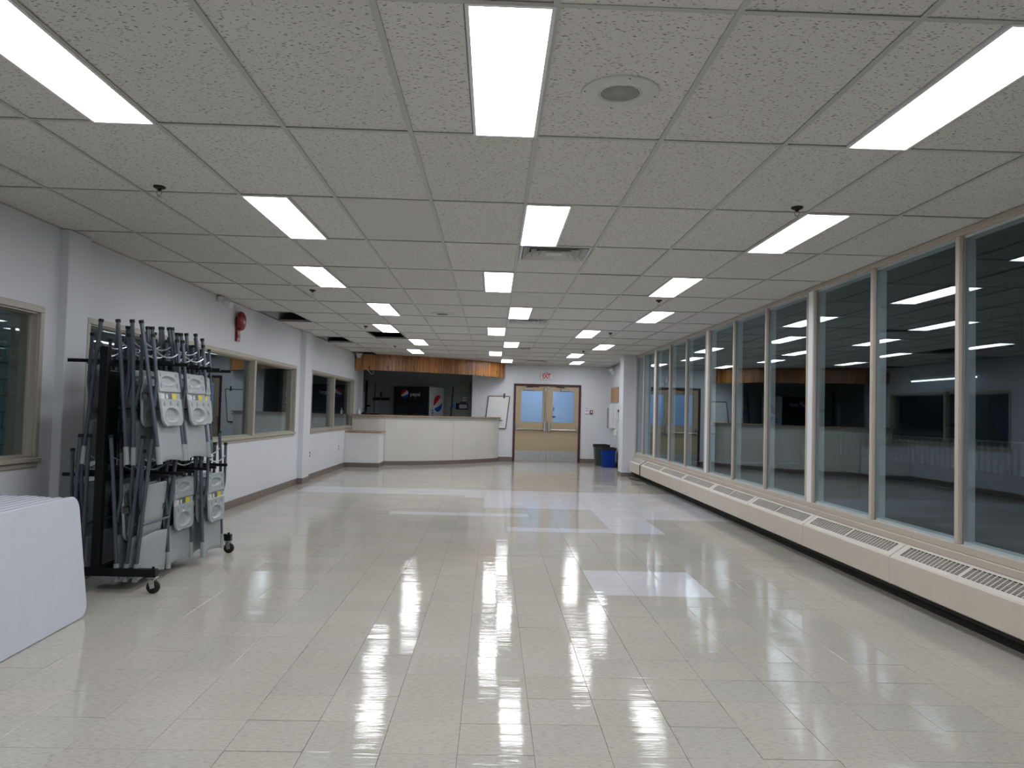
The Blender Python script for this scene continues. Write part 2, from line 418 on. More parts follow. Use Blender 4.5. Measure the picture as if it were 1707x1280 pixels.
# ================================================================ CEILING
ce = MB().box(XL-0.8, YB-0.2, 3.25, XF+0.25, YK+0.2, 3.35).build('ceiling', m_plenum); struct(ce)
LIGHTS = {'left': [(-3.5,-1),(-3,1),(-3.5,3),(-3,5),(-3.5,7),(-3,9),(-3.5,11)],
          'middle': [(-.5,-1),(0,1),(-.5,3),(0,5),(-.5,7),(0,9),(-.5,11),(0,13)],
          'right': [(2.5,-1),(3,1),(2.5,3),(3,5),(2,7),(3,9),(2.5,11),(3,13)]}
HIDL = [(-3,-3),(0,-3),(3,-3),(-3.5,-5),(-.5,-5),(2.5,-5)]
occupied = set((a, b) for l in LIGHTS.values() for a, b in l) | set(HIDL)
HOLES = {(-6,6),(-6,9),(-4,8),(-6,12)}
def tilebox(x0, x1, y0, y1): return MB().cbox(x0+.004, y0+.004, 0.004, x1-.004, y1-.004, 0.020, 0.003)
me_full = tilebox(0, TW, 0, TL).mesh('ceiling_tile', m_tile, 0); me_half = tilebox(0, TW/2, 0, TL).mesh('half_ceiling_tile', m_tile, 0)
me_pl = tilebox(0, TW, 0, TL).mesh('smooth_tile', m_plain, 0); me_end = tilebox(0, TW, 0, TL*.66).mesh('cut_ceiling_tile', m_tile, 0)
me_side = tilebox(0, 0.535, 0, TL).mesh('edge_ceiling_tile', m_tile, 0)
me_vt = tilebox(0, TW, 0.60, TL).mesh('tile_beside_vent', m_tile, 0)
VENTS = [(0, 2), (0, 6), (0, 10), (1, 13)]
for i in range(-6, 5):
    for j in range(-6, 15):
        if (i, j) in HOLES: continue
        x, y = CX+i*TW, CY+j*TL
        me = me_end if j == 14 else me_full
        if (i, j) in ((-2, 1),): me = me_pl
        if i == -6:
            me = me_side; x = XL+0.005
        if (i, j) in VENTS: me = me_vt
        occ = [(h) for h in (i, i+.5) if (h, j) in occupied]
        z = ZC + random.choice([0, 0, 0, 0.0015])
        if occ:
            hx = x+(TW/2 if occ[0] == i else 0)
            inst('ceiling_tile', me_half, ce, (hx, y, z))
        else: inst('ceiling_tile', me, ce, (x, y, z), (random.gauss(0, .0006), random.gauss(0, .001), 0))
XE = CX+5*TW   # 3.222
for i in range(-5, 6):
    x = CX+i*TW; b = MB().box(x-.012, YB, ZC-0.002, x+.012, YF, ZC+0.001); b.box(x-.003, YB, ZC+.001, x+.003, YF, ZC+.03)
    b.build('grid_runner', m_grid, ce, 0)
for j in range(-5, 15):
    y = CY+j*TL
    b = MB().box(XL, y-.012, ZC-.0015, XR, y+.012, ZC+.0013); b.box(XL, y-.003, ZC+.0013, XR, y+.003, ZC+.03)
    b.build('grid_cross_tee', m_grid, ce, 0)
b = MB().box(XL, YB, ZC-.002, XL+.022, YF-2.6, ZC+.001); b.box(XL, YB, ZC, XL+.002, YF-2.6, ZC+.03)
b.box(-0.56, YF-.022, ZC-.002, XF, YF, ZC+.001); b.build('wall_angle', m_grid, ce, 0)
MB().box(XL, YF, ZC-.05, -0.45, YK, ZC).build('kitchen_ceiling_panel', m_plain, ce, 0)
for a, jj in (((-6, 6), 0), ((-6, 9), 0), ((-4, 8), 0)):    # dark pipes seen through the missing tiles
    x, y = CX+a[0]*TW+.1, CY+a[1]*TL+.2
    MB().tube([(x+.1, y-.8, 2.95), (x+.1, y+2.0, 2.95)], .035, 10).build('plenum_pipe', m_plenum, ce)

# lights: frame + diffuser
def lamp_light(loc, label, hidden=False):
    t = thing('ceiling_light', label, 'light', loc, 0, 'rectangular ceiling lights')
    return t
me_fr = MB(); W2, L2 = TW/2, TL; e = .014
for x0, y0, x1, y1 in ((0,0,W2,e),(0,L2-e,W2,L2),(0,e,e,L2-e),(W2-e,e,W2,L2-e)): me_fr.box(x0, y0, -0.004, x1, y1, 0.035)
me_fr.box(0, 0, .035, W2, L2, .04)
me_fr = me_fr.mesh('light_frame', m_white, 0)
me_df = MB().box(e, e, 0.002, W2-e, L2-e, 0.008).mesh('diffuser', m_diff, 0)
ordn = ['nearest', 'second', 'third', 'fourth', 'fifth', 'sixth', 'seventh', 'farthest']
for row, lst in LIGHTS.items():
    for k, (a, j) in enumerate(lst):
        nm = 'farthest' if k == len(lst)-1 else ordn[k]
        x = CX+a*TW; y = CY+j*TL
        t = lamp_light((x, y, ZC-.003), '%s lit rectangular ceiling light %s in the %s row' % ('white', ('from the camera, ' if 0 else '')+nm+(' one from the camera' if nm not in ('nearest', 'farthest') else ' one'), row))
        inst('light_frame', me_fr, t); inst('diffuser', me_df, t)
for k, (a, j) in enumerate(HIDL):
    t = lamp_light((CX+a*TW, CY+j*TL, ZC-.003), 'white lit ceiling light %s behind the camera in the %s row' % (['just', 'further'][k//3], ['left', 'middle', 'right'][k % 3])); t['group'] = 'ceiling lights behind the camera'
    inst('light_frame', me_fr, t); inst('diffuser', me_df, t)

# ================================================================ LEFT WALL with windows
def wall_with_openings(name, x0, x1, ya, yb, zt, ops, m):
    b = MB(); ys = ya
    for (o0, o1, z0, z1) in ops:
        if o0 > ys: b.box(x0, ys, 0, x1, o0, zt)
        b.box(x0, o0, 0, x1, o1, z0); b.box(x0, o0, z1, x1, o1, zt); ys = o1
    b.box(x0, ys, 0, x1, yb, zt)
    return struct(b.build(name, m, None, 0))
WZ0, WZ1 = 0.93, 2.01
LW = [(3.55, 5.855, [ ]), (6.575, 13.38, [8.86, 11.12]), (14.60, 18.93, [16.65])]
wl = wall_with_openings('wall_left', XL-.2, XL, YB, 20.15, 3.25, [(a, b, WZ0, WZ1) for a, b, _ in LW], m_wall)
for n, (y0, y1, mus) in enumerate(LW):
    r = root_struct('window_%d' % (n+1), ['nearest interior window of the left wall', 'long interior window behind the chair cart', 'double interior window before the service counter'][n])
    b = MB(); p = XL+.018; c = .05
    b.cbox(XL-.001, y0-c, WZ1, p, y1+c, WZ1+c, .004); b.cbox(XL-.001, y0-c, WZ0, p, y0, WZ1, .004); b.cbox(XL-.001, y1, WZ0, p, y1+c, WZ1, .004)
    # reveal lining
    b.box(XL-.2, y0, WZ0, XL, y0+.012, WZ1); b.box(XL-.2, y1-.012, WZ0, XL, y1, WZ1); b.box(XL-.2, y0, WZ1-.012, XL, y1, WZ1); b.box(XL-.2, y0, WZ0, XL, y1, WZ0+.012)
    b.build('window_frame', m_frame2, r, 0)
    MB().cbox(XL-.001, y0-c-.02, WZ0-.035, XL+.035, y1+c+.02, WZ0, .006).cbox(XL-.001, y0-c, WZ0-.075, XL+.014, y1+c, WZ0-.035, .004).build('window_sill', m_frame2, r, 0)
    for ym in mus:
        MB().cbox(XL-.10, ym-.04, WZ0, p, ym+.04, WZ1, .004).build('mullion', m_frame2, r, 0)
    edges = [y0]+mus+[y1]
    for a, d in zip(edges, edges[1:]):
        MB().box(XL-.065, a+.01, WZ0+.01, XL-.059, d-.01, WZ1-.01).build('pane', m_glass2, r, 0)
        s_ = MB()
        for (q0, q1, z0, z1) in ((a+.012, a+.022, WZ0, WZ1), (d-.022, d-.012, WZ0, WZ1), (a+.022, d-.022, WZ0+.012, WZ0+.022), (a+.022, d-.022, WZ1-.022, WZ1-.012)):
            s_.box(XL-.08, q0, z0, XL-.045, q1, z1)
        s_.build('glazing_stop', m_frame2, r, 0)
# columns on the left wall
for n, (y0, y1, xx, nm) in enumerate(((6.10, 6.42, XL+.07, 'white wall column in front of the black chair cart'), (13.74, 14.22, XL+.09, 'white wall column between the two far windows'))):
    o = MB().cbox(XL-.01, y0, 0, xx, y1, ZC, .006).build('trim_%d' % (n+1), m_wall, None, 0); struct(o, nm)
# baseboards
b = MB(); t_ = .012; hb = .105
for y0, y1 in ((YB, 6.10), (6.42, 13.74), (14.22, 18.06)): b.cbox(XL, y0, 0, XL+t_, y1, hb, .004)
for y0, y1, xx in ((6.10, 6.42, XL+.07), (13.74, 14.22, XL+.09)):
    b.cbox(xx, y0-t_, 0, xx+t_, y1+t_, hb, .004); b.cbox(XL, y0-t_, 0, xx+.004, y0, hb, .003); b.cbox(XL, y1, 0, xx+.004, y1+t_, hb, .003)
struct(b.build('baseboard_left', m_base, None, 0))

# ================================================================ far walls
b = MB(); b.box(-.58, YF, 0, .57, YF+.15, ZC+.5); b.box(2.45, YF, 0, XF+.2, YF+.15, ZC+.5); b.box(.57, YF, 2.17, 2.45, YF+.15, ZC+.5)
struct(b.build('wall_back', m_wall, None, 0))
struct(MB().cbox(-.60, YF-.03, 0, -.46, YF+.16, ZC+.2, .01).build('trim_3', m_wall, None, 0), 'white wall edge strip at the end of the serving opening')
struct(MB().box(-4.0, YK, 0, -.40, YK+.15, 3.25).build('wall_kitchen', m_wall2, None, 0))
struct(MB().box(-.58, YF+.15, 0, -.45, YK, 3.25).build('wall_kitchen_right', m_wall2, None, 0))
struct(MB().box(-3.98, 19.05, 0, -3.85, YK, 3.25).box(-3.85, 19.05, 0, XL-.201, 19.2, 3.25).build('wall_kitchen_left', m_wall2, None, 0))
struct(MB().cbox(XL-.21, 20.13, 0, XL+.012, 20.32, ZC+.2, .006).build('trim_4', m_wall, None, 0), 'white end trim of the left wall behind the bulkhead')
struct(MB().box(XL-.4, YB-.15, 0, XF+.2, YB, 3.25).build('wall_front', m_wall, None, 0))
struct(MB().box(XF, 17.7, 0, XF+.12, YF, ZC+.5).build('wall_right_side', m_wall, None, 0))
struct(MB().cbox(2.90, 17.22, 0, XF+.12, 17.72, ZC+.05, .008).build('trim_5', m_wall, None, 0), 'white square column at the end of the window wall')
b = MB(); b.cbox(.15, YF-t_, 0, .565, YF, .12, .004); b.cbox(2.455, YF-t_, 0, XF, YF, .12, .004); b.cbox(XF-t_, 17.7, 0, XF, YF-t_, .12, .004)
struct(b.build('baseboard_back', m_base, None, 0))
struct(MB().cbox(2.888, 17.208, 0, XF, 17.22, .085, .003).cbox(2.888, 17.22, 0, 2.90, 17.72, .085, .003).build('baseboard_column', m_base, None, 0))

# ================================================================ WINDOW WALL (right)
ZB, ZT = 0.54, 2.655
struct(MB().box(XR, YB, 0, XR+.12, 17.30, .43).build('wall_right', m_heat, None, 0))
struct(MB().box(XR, YB, ZT+.02, XR+.14, 17.30, 3.25).build('wall_right_header', m_wall, None, 0))
tr = root_struct('trim_6', 'beige frame running above and below the window wall')
MB().cbox(XR-.02, YB, .43, XR+.12, 17.26, .485, .006).build('sill_ledge', m_frame, tr, 0)
MB().cbox(XR-.012, YB, .485, XR+.10, 17.26, ZB, .004).build('bottom_rail', m_frame, tr, 0)
MB().cbox(XR-.012, YB, ZT, XR+.10, 17.26, ZC-.001, .004).build('top_rail', m_frame, tr, 0)
posts = [-3.60, .18, 3.97, 7.72, 11.50, 15.22]
for k, yp in enumerate(posts[1:]):
    struct(MB().cbox(XR-.010, yp-.062, .485, XR+.10, yp+.062, ZC-.002, .005).build('trim_%d' % (7+k), m_white, None, 0),
           'white post in the window wall, %s' % ['beside the camera', 'nearest the camera', 'between the fourth and fifth panes in view', 'midway down the glazing', 'at the far end of the glazing'][k])
ends = posts+[17.22]
for k in range(len(posts)):
    ya, yb = ends[k]+.063, ends[k+1]-(.063 if k < 5 else 0)
    r = root_struct('window_%d' % (4+k), 'window wall bay %d counted from behind the camera' % (k+1))
    n = 3 if k < 5 else 2
    if k == 5: bars = [ya, 16.40, yb]
    else: bars = [ya+(yb-ya)*q/n for q in range(n+1)]
    fw_ = .024
    for q, yy in enumerate(bars):
        if q == 0: y0, y1 = yy, yy+fw_*1.3
        elif q == len(bars)-1: y0, y1 = yy-fw_*1.3, yy
        else: y0, y1 = yy-fw_, yy+fw_
        MB().cbox(XR-.016, y0, ZB, XR+.012, y1, ZT, .005).cbox(XR-.005, y0-.006 if q else y0, ZB, XR+.014, y1+(.006 if q < len(bars)-1 else 0), ZT, .002).build('mullion', m_frame, r, 0)
        MB().box(XR+.0185, y0-.004, ZB, XR+.10, y1+.004, ZT).build('outer_mullion', m_outer, r, 0)
    MB().box(XR+.0185, ya, ZB, XR+.10, yb, ZB+.02).box(XR+.0185, ya, ZT-.02, XR+.10, yb, ZT).build('outer_sill', m_outer, r, 0)
    for a, d in zip(bars, bars[1:]):
        o = MB().box(-.002, a+.01-(a+d)/2, ZB+.005, .002, d-.01-(a+d)/2, ZT-.005).build('pane', m_glass, r, 0)
        o.location = (XR+.018, (a+d)/2, 0); o.rotation_euler = (0, random.gauss(0, .0012), random.gauss(0, .0015))
struct(MB().box(XR+.12, YB, 4.2, 9.8, 24, 4.3).build('sky_blocker_outside', m_night, None, 0))  # roof added to shut the bright sky out above the dark hall
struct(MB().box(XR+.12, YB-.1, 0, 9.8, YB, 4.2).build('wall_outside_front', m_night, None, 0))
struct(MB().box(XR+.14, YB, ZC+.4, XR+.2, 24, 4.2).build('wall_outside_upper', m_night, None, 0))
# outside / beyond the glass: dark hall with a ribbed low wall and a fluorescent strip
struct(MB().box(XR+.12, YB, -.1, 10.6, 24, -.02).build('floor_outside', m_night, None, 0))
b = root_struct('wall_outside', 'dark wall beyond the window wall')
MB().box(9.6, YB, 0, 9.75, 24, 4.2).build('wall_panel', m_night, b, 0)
rb = MB()
y = 6.0
while y < 21: rb.box(9.5, y, .45, 9.6, y+.11, 1.02); y += .19
rb.cbox(9.48, 6, 1.02, 9.6, 21, 1.06, .005); rb.build('ribbed_skirting', m_rib, b, 0)
b = MB().box(9.52, 15.3, 1.3, 9.6, 16.1, 1.36); b.box(9.52, 15.3, 1.3, 9.6, 15.36, 2.1); b.box(9.52, 16.04, 1.3, 9.6, 16.1, 2.1); b.box(9.52, 15.3, 2.04, 9.6, 16.1, 2.1)
b.build('shutter_frame', m_dark, bpy.data.objects['wall_outside'], 0)
t = thing('fluorescent_strip', 'thin lit fluorescent strip seen beyond the right window wall', 'light', (9.45, 16.15, 2.29))
MB().tube([(0, -1.25, 0), (0, 1.1, 0)], .013, 8).build('lit_tube', m_tubeL, t); MB().box(-.05, -1.3, .02, .05, 1.15, .07).build('housing', m_grey, t, 0)
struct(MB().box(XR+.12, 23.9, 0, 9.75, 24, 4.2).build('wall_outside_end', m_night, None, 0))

# ================================================================ HEATERS
def heater(y0, L, label):
    t = thing('baseboard_heater', label, 'heater', (0, y0, 0), 0, 'beige baseboard heaters under the window wall')
    prof = [(XR-.002, .13), (3.075, .13), (3.055, .15), (3.055, .325), (3.062, .345), (3.075, .352), (3.182, .428), (XR-.002, .428)]
    b = MB(); n = len(prof); e = .002
    # casing: front + ends
    pf = [(3.06, .13), (3.052, .138), (3.052, .330), (3.060, .343), (3.07, .343), (3.07, .13)]
    Mx = Matrix(((1, 0, 0, 0), (0, 0, 1, 0), (0, 1, 0, 0), (0, 0, 0, 1)))
    b.prism([(x, z) for x, z in pf], e, L-e, M=Mx)
    b.build('front_panel', m_heat, t, 20)
    b = MB(); end = [(3.055, .13), (3.055, .343), (3.075, .355), (3.185, .43), (XR-.003, .43), (XR-.003, .13)]
    b.prism(end, e, e+.01, M=Mx); b.build('end_cap', m_heat, t, 0); MB().prism(end, L-e-.01, L-e, M=Mx).build('end_cap', m_heat, t, 0)
    # sloped top with two grille openings
    P0, P1 = Vector((3.060, 0, .343)), Vector((3.186, 0, .430)); d = (P1-P0); W = d.length; d.normalize(); nn = Vector((-d.z, 0, d.x))
    def sl(a0, a1, u0, u1, h0=-.003, h1=.0):   # a along Y, u along slope
        Ms = Matrix(((d.x, 0, nn.x, P0.x), (0, 1, 0, 0), (d.z, 0, nn.z, P0.z), (0, 0, 0, 1)))
        return (u0, a0, h0, u1, a1, h1, Ms)
    b = MB(); g = [(.085, L/2-.018), (L/2+.018, L-.085)]; u0, u1 = W*.20, W*.86
    for a in ((e, L-e, 0, u0), (e, L-e, u1, W), (e, g[0][0], u0, u1), (g[0][1], g[1][0], u0, u1), (g[1][1], L-e, u0, u1)):
        x = sl(*a); b.box(*x[:6], M=x[6])
    b.build('top_panel', m_heatw, t, 0)
    for ga, gb in g:
        b = MB(); nb = 15; st = (gb-ga)/nb
        for k in range(1, nb): x = sl(ga+k*st-.0045, ga+k*st+.0045, u0, u1, -.004, -.0005); b.box(*x[:6], M=x[6])
        for k in range(1, 9):
            u = u0+(u1-u0)*k/9; x = sl(ga, gb, u-.0016, u+.0016, -.005, -.0015); b.box(*x[:6], M=x[6])
        b.build('grille', m_heatw, t, 0)
    x = sl(e+.012, L-e-.012, 0.006, W-.006, -.03, -.022); MB().box(*x[:6], M=x[6]).build('dark_interior', m_dark, t, 0)
    MB().box(3.10, 0, .09, XR-.003, L, .129).build('underside', m_dark, t, 0)
    return t
names = ['first heater unit from the camera', 'second heater unit from the camera', 'third heater unit from the camera', 'fourth heater unit from the camera', 'fifth heater unit from the camera', 'sixth heater unit from the camera', 'seventh heater unit from the camera', 'eighth heater unit from the camera']
for k in range(8):
    heater(2.555+1.655*k, 1.655, 'beige slope-topped %s along the window wall' % names[k] if k else 'beige slope-topped heater unit beside the camera, below the window wall')
tq = heater(15.95, 1.15, 'short separate end heater unit beside the white column')
struct(MB().cbox(XR-.012, YB, 0, XR, 17.22, .10, .003).build('baseboard_right', m_dark, None, 0))
cb = MB().tube(spline([(3.02, 17.0, .012), (2.98, 16.6, .012), (3.05, 16.2, .012), (3.14, 15.7, .012), (3.1, 15.4, .012)], 6), .012, 6).build('black_cable', m_cap)
tag(cb, 'black cable lying on the floor under the end heater', 'cable')

# ================================================================ COUNTER
cur = spline([Vector(p) for p in ((-3.412, 18.865), (-3.0, 18.86), (-2.55, 18.90), (-1.8, 19.22), (-1.0, 19.85), (-.38, 20.60), (-.02, 21.08), (.13, 21.33), (.165, 21.47), (.165, 21.585))], 8)
def offs(pl, o):
    out = []
    for i, p in enumerate(pl):
        d = (pl[min(i+1, len(pl)-1)]-pl[max(i-1, 0)]).normalized(); out.append(p+Vector((d.y, -d.x))*o)
    return out
def ribbon(b, pl, o0, o1, z0, z1, mi=0):
    A = offs(pl, o0); B = offs(pl, o1)
    return b.prism([(p.x, p.y) for p in A]+[(p.x, p.y) for p in reversed(B)], z0, z1, mi) if len(pl) == 2 else strip(b, A, B, z0, z1, mi)
def strip(b, A, B, z0, z1, mi=0):
    n = len(A); vs = []
    for p, q in zip(A, B): vs += [(p.x, p.y, z0), (p.x, p.y, z1), (q.x, q.y, z1), (q.x, q.y, z0)]
    fs = []
    for i in range(n-1):
        for k in range(4): fs.append((4*i+k, 4*i+(k+1) % 4, 4*i+4+(k+1) % 4, 4*i+4+k)[::-1])
    fs += [(0, 1, 2, 3)[::-1] if 0 else (0, 3, 2, 1), (4*n-4, 4*n-3, 4*n-2, 4*n-1)]
    # orientation check
    a = Vector(vs[fs[0][0]]); 
    return b.add(vs, fs, mi)
ct = thing('service_counter', 'long curved cream service counter with wood edged top', 'counter', (0, 0, 0))
i1 = min(range(len(cur)), key=lambda i: abs(cur[i].x+1.02)); i2 = min(range(len(cur)), key=lambda i: abs(cur[i].x+2.6)); i3 = min(range(len(cur)), key=lambda i: abs(cur[i].x-.06))
def cut(a, d, gap=.004):
    pl = [p.copy() for p in cur[a:d+1]]
    pl[0] += (pl[1]-pl[0]).normalized()*gap; pl[-1] -= (pl[-1]-pl[-2]).normalized()*gap
    return pl
for a, d in ((0, i2), (i2, i1), (i1, i3), (i3, len(cur)-1)):
    ribbon(MB(), cut(a, d), 0.0, -.025, .10, 1.115).build('front_panel', m_panelw, ct, 40)
ribbon(MB(), cur, -.012, -.06, .10, 1.12).build('counter_core', m_fascia, ct, 40)
ribbon(MB(), cur, 0.010, -.10, 1.118, 1.185).build('fascia_band', m_fascia, ct, 40)
ribbon(MB(), cur, 0.055, -.25, 1.187, 1.217).build('counter_top', m_top, ct, 40)
ribbon(MB(), cur, 0.008, -.02, 0, .10).build('base_strip', m_base, ct, 40)
lc = thing('low_counter', 'low white counter with wood edged top against the left wall', 'counter', (0, 0, 0))
MB().cbox(XL+.002, 18.06, .10, -2.62, 18.835, .80, .004).build('body', m_white, lc, 0)
MB().cbox(XL+.002, 18.03, .803, -2.58, 18.80, .832, .004).build('counter_top', m_top, lc, 0)
MB().cbox(XL+.002, 18.05, 0, -2.61, 18.83, .10, .004).build('base_strip', m_base, lc, 0)
# wooden bulkhead
hc = spline([Vector(p) for p in ((-3.40, 19.0), (-2.75, 19.10), (-1.88, 19.42), (-1.0, 19.90), (-.38, 20.42), (.10, 21.02), (.27, 21.33), (.31, 21.585))], 8)
bk = thing('wooden_bulkhead', 'curved varnished pine plank bulkhead hanging above the service counter', 'bulkhead', (0, 0, 0))
wd = []
while sum(wd) < 6: wd.append(random.choice([.07, .09, .09, .12, .14]))
pts, LL = resample(hc, wd)
for a, d in zip(pts, pts[1:]):
    if (d-a).length < .02: continue
    u = (d-a).normalized(); aa = a+u*.0025; dd = d-u*.0025; n = Vector((u.y, -u.x)); k = random.uniform(0, .004)
    q = [aa+n*(.0+k), dd+n*(.0+k), dd-n*.02, aa-n*.02]
    MB().prism([(p.x, p.y) for p in q], 2.31-random.uniform(0, .004), ZC-.004).build('plank', m_pine, bk, 0)
ribbon(MB(), hc, -.021, -.12, 2.33, ZC-.004).build('backing', m_fascia, bk, 40)

# ================================================================ double door
d = root_struct('door_1', 'tan double exit doors in a maroon frame')
fr = MB(); x0, x1, zt = .566, 2.454, 2.172
fr.cbox(x0, YF-.03, 0, x0+.06, YF+.12, zt, .004); fr.cbox(x1-.06, YF-.03, 0, x1, YF+.12, zt, .004); fr.cbox(x0+.06, YF-.03, zt-.062, x1-.06, YF+.12, zt, .004)
fr.build('door_frame', m_maroon, d, 0)
def leaf(xa, xb, ga, gb, side):
    b = MB(); y0, y1 = YF-.005, YF+.04; z0, z1 = .012, zt-.06; gz0, gz1 = 1.105, 1.975
    b.box(xa, y0, z0, xb, y1, gz0); b.box(xa, y0, gz1, xb, y1, z1); b.box(xa, y0, gz0, ga, y1, gz1); b.box(gb, y0, gz0, xb, y1, gz1)
    l = b.build('door_leaf', m_door, d, 0)
    f = MB()
    for q in ((ga-.012, gz0-.012, gb+.012, gz0), (ga-.012, gz1, gb+.012, gz1+.012), (ga-.012, gz0, ga, gz1), (gb, gz0, gb+.012, gz1)): f.box(q[0], y0-.006, q[1], q[2], y0+.002, q[3])
    f.build('glass_bead', m_door, l, 0)
    MB().box(ga, y0+.015, gz0, gb, y0+.021, gz1).build('door_glass', m_frost, l, 0)
    MB().box(xa+.01, y0-.003, .03, xb-.01, y0-.0002, .315).build('kick_plate', m_steel, l, 0)
    s = 1 if side == 'L' else -1
    inner = xb-.06 if side == 'L' else xa+.06; outer = xa+.045 if side == 'L' else xb-.045
    MB().tube([(inner, y0-.06, .905), (outer, y0-.06, .905)], .014, 8).build('push_bar', m_steel, l)
    MB().cbox(xa+.03, y0-.02, .88, xb-.03, y0-.004, .93, .004).build('bar_rail', m_door, l, 0)
    MB().cbox(inner-.035, y0-.075, .85, inner+.035, y0-.004, 1.13, .012).build('latch_case', m_steel, l, 0)
    MB().cbox(outer-.022, y0-.07, .86, outer+.022, y0-.004, 1.04, .01).build('end_case', m_steel, l, 0)
    cx = (xa+.36) if side == 'L' else (xb-.36)
    MB().cbox(cx-.15, y0-.06, 1.99, cx+.13, y0-.004, 2.055, .006).build('door_closer', m_grey, l, 0)
    MB().tube([(cx-.06, y0-.035, 2.06), (cx-.06, y0-.035, 2.09), (cx+.16*s, y0-.05, 2.10), (cx+.28*s, y0-.01, 2.10)], .01, 6).build('closer_arm', m_dark, l)
    hb2 = xb-.20 if side == 'L' else xa+.11
    MB().cbox(hb2-.012, y0-.03, .09, hb2+.012, y0-.004, .20, .004).build('foot_bolt', m_steel, l, 0)
    return l
lL = leaf(.628, 1.507, .777, 1.372, 'L'); lR = leaf(1.513, 2.392, 1.665, 2.262, 'R')
b = MB().tube([(1.447, YF-.045, 1.12), (1.447, YF-.045, 1.99)], .009, 8); b.cbox(1.415, YF-.06, 1.97, 1.479, YF-.006, 2.07, .008); b.cbox(1.435, YF-.055, 1.52, 1.459, YF-.006, 1.56, .004)
b.build('vertical_rod', m_steel, lL)
MB().cbox(1.49, YF-.05, 2.085, 1.57, YF-.031, 2.108, .003).build('door_contact', m_white, d, 0)
# hall beyond the door
h = root_struct('wall_hall', 'pale blue lit hall behind the door glass')
MB().box(.3, 24.2, 0, 2.7, 24.3, 2.75).box(.2, YF+.151, 0, .3, 24.3, 2.75).box(2.7, YF+.151, 0, 2.8, 24.3, 2.75).build('hall_wall', m_wall, h, 0)
MB().box(.2, YF+.151, 2.75, 2.8, 24.3, 2.85).build('hall_ceiling', m_plain, h, 0)
MB().box(.2, YF+.151, -.05, 2.8, 24.3, -.001).build('hall_floor', m_floorw, h, 0)
t = thing('hall_ceiling_light', 'cool blue-white light in the hall behind the double doors', 'light', (1.5, 22.9, 2.745))
MB().box(-.5, -.5, -.01, .5, .5, -.004).build('diffuser', m_hall, t, 0)
MB().box(-.53, -.53, -.004, .53, .53, .004).build('light_frame', m_white, t, 0)
b = thing('hall_door_handles', 'dark door hardware seen through the right door glass', 'hardware', (1.72, 21.82, 0))
MB().cbox(-.035, -.01, 1.24, .045, .02, 1.28, .004).build('lever', m_dark, b, 0); MB().cbox(-.025, -.01, 1.44, .0, .02, 1.54, .004).build('pull_plate', m_dark, b, 0)

# exit sign
t = thing('exit_sign', 'white exit sign with red letters above the double doors', 'sign', (1.468, YF, 2.39))
MB().cbox(-.165, -.06, -.09, .165, -.001, .09, .008).build('sign_box', m_white, t, 0)
me = text_mesh('EXIT', .185, .002, .006); me.materials.append(m_redtxt)
o = inst('lettering', me, t, (0, -.063, 0), (PI/2, 0, 0)); o.scale = (.60, 1.0, 1)
MB().cbox(-.05, -.035, .09, .05, -.001, .11, .003).build('mount', m_grey, t, 0)
# wall controls
t = thing('thermostat', 'white thermostat with a blue display right of the doors', 'control', (2.625, YF, 1.44))
MB().cbox(-.055, -.025, -.06, .055, 0, .055, .005).build('case', m_white, t, 0); MB().box(-.033, -.027, .008, .033, -.0252, .028).build('display', m_logob, t, 0); MB().box(-.05, -.012, -.078, .05, -.0, -.064).build('label_strip', m_grey, t, 0); MB().box(-.03, -.006, .075, .03, -.0, .095).build('small_sign', m_grey, t, 0)
t = thing('fire_pull_station', 'small red fire pull station right of the thermostat', 'alarm', (2.752, YF, 1.425))
MB().cbox(-.036, -.04, -.055, .036, 0, .055, .006).build('case', m_red, t, 0); MB().cbox(-.018, -.046, -.025, .018, -.0405, .03, .002).build('pull_bar', m_white, t, 0)

# ================================================================ right alcove items
def on_side(nm, lab, cat, y, z): return thing(nm, lab, cat, (XF, y, z))
t = on_side('cork_board', 'framed cork board high on the side wall above the bins', 'board', 20.75, 1.90)
MB().cbox(-.02, -.62, -.21, 0, .62, .21, .003).build('board_frame', m_steel, t, 0); MB().box(-.024, -.595, -.185, -.0205, .595, .185).build('cork', m_cork, t, 0)
t = on_side('emergency_light', 'white twin-head emergency light high on the far side wall', 'light', 20.9, 2.50)
MB().cbox(-.09, -.12, -.06, 0, .12, .06, .01).build('case', m_white, t, 0)
for s in (-1, 1): MB().lathe([(.02, -.02), (.05, .0), (.055, .05), (.04, .055)], 14, Matrix.Translation((-.10, s*.1, .09)) @ Matrix.Rotation(-1.9, 4, 'Y')).build('lamp_head', m_white, t)
t = on_side('wall_cabinet', 'shallow white notice cabinet on the side wall', 'cabinet', 20.95, 1.33)
MB().cbox(-.07, -.40, -.33, 0, .40, .33, .006).build('body', m_white, t, 0); MB().box(-.072, -.385, -.30, -.0705, -.36, .28).build('door_edge', m_grey, t, 0)
t = thing('dark_wall_slot', 'narrow dark vertical strip on the far wall by the corner', 'fixture', (3.215, YF, 1.26))
MB().cbox(-.02, -.03, -.27, .02, 0, .29, .004).build('strip_body', m_grey, t, 0); MB().cbox(-.025, -.03, .295, .03, 0, .37, .004).build('top_block', m_white, t, 0)
t = on_side('wall_telephone', 'white wall telephone with handset left of the coat hooks', 'telephone', 20.15, 1.34)
MB().cbox(-.05, -.05, -.14, 0, .05, .14, .008).build('body', m_white, t, 0); MB().cbox(-.085, -.03, -.12, -.052, .03, .12, .012).build('handset', m_white, t, 0); MB().tube(spline([(-.06, 0, -.14), (-.07, .02, -.3), (-.05, -.02, -.42)], 5), .005, 6).build('cord', m_white, t)
t = on_side('coat_hooks', 'row of brown wooden coat hooks on the side wall', 'hooks', 19.45, 1.47)
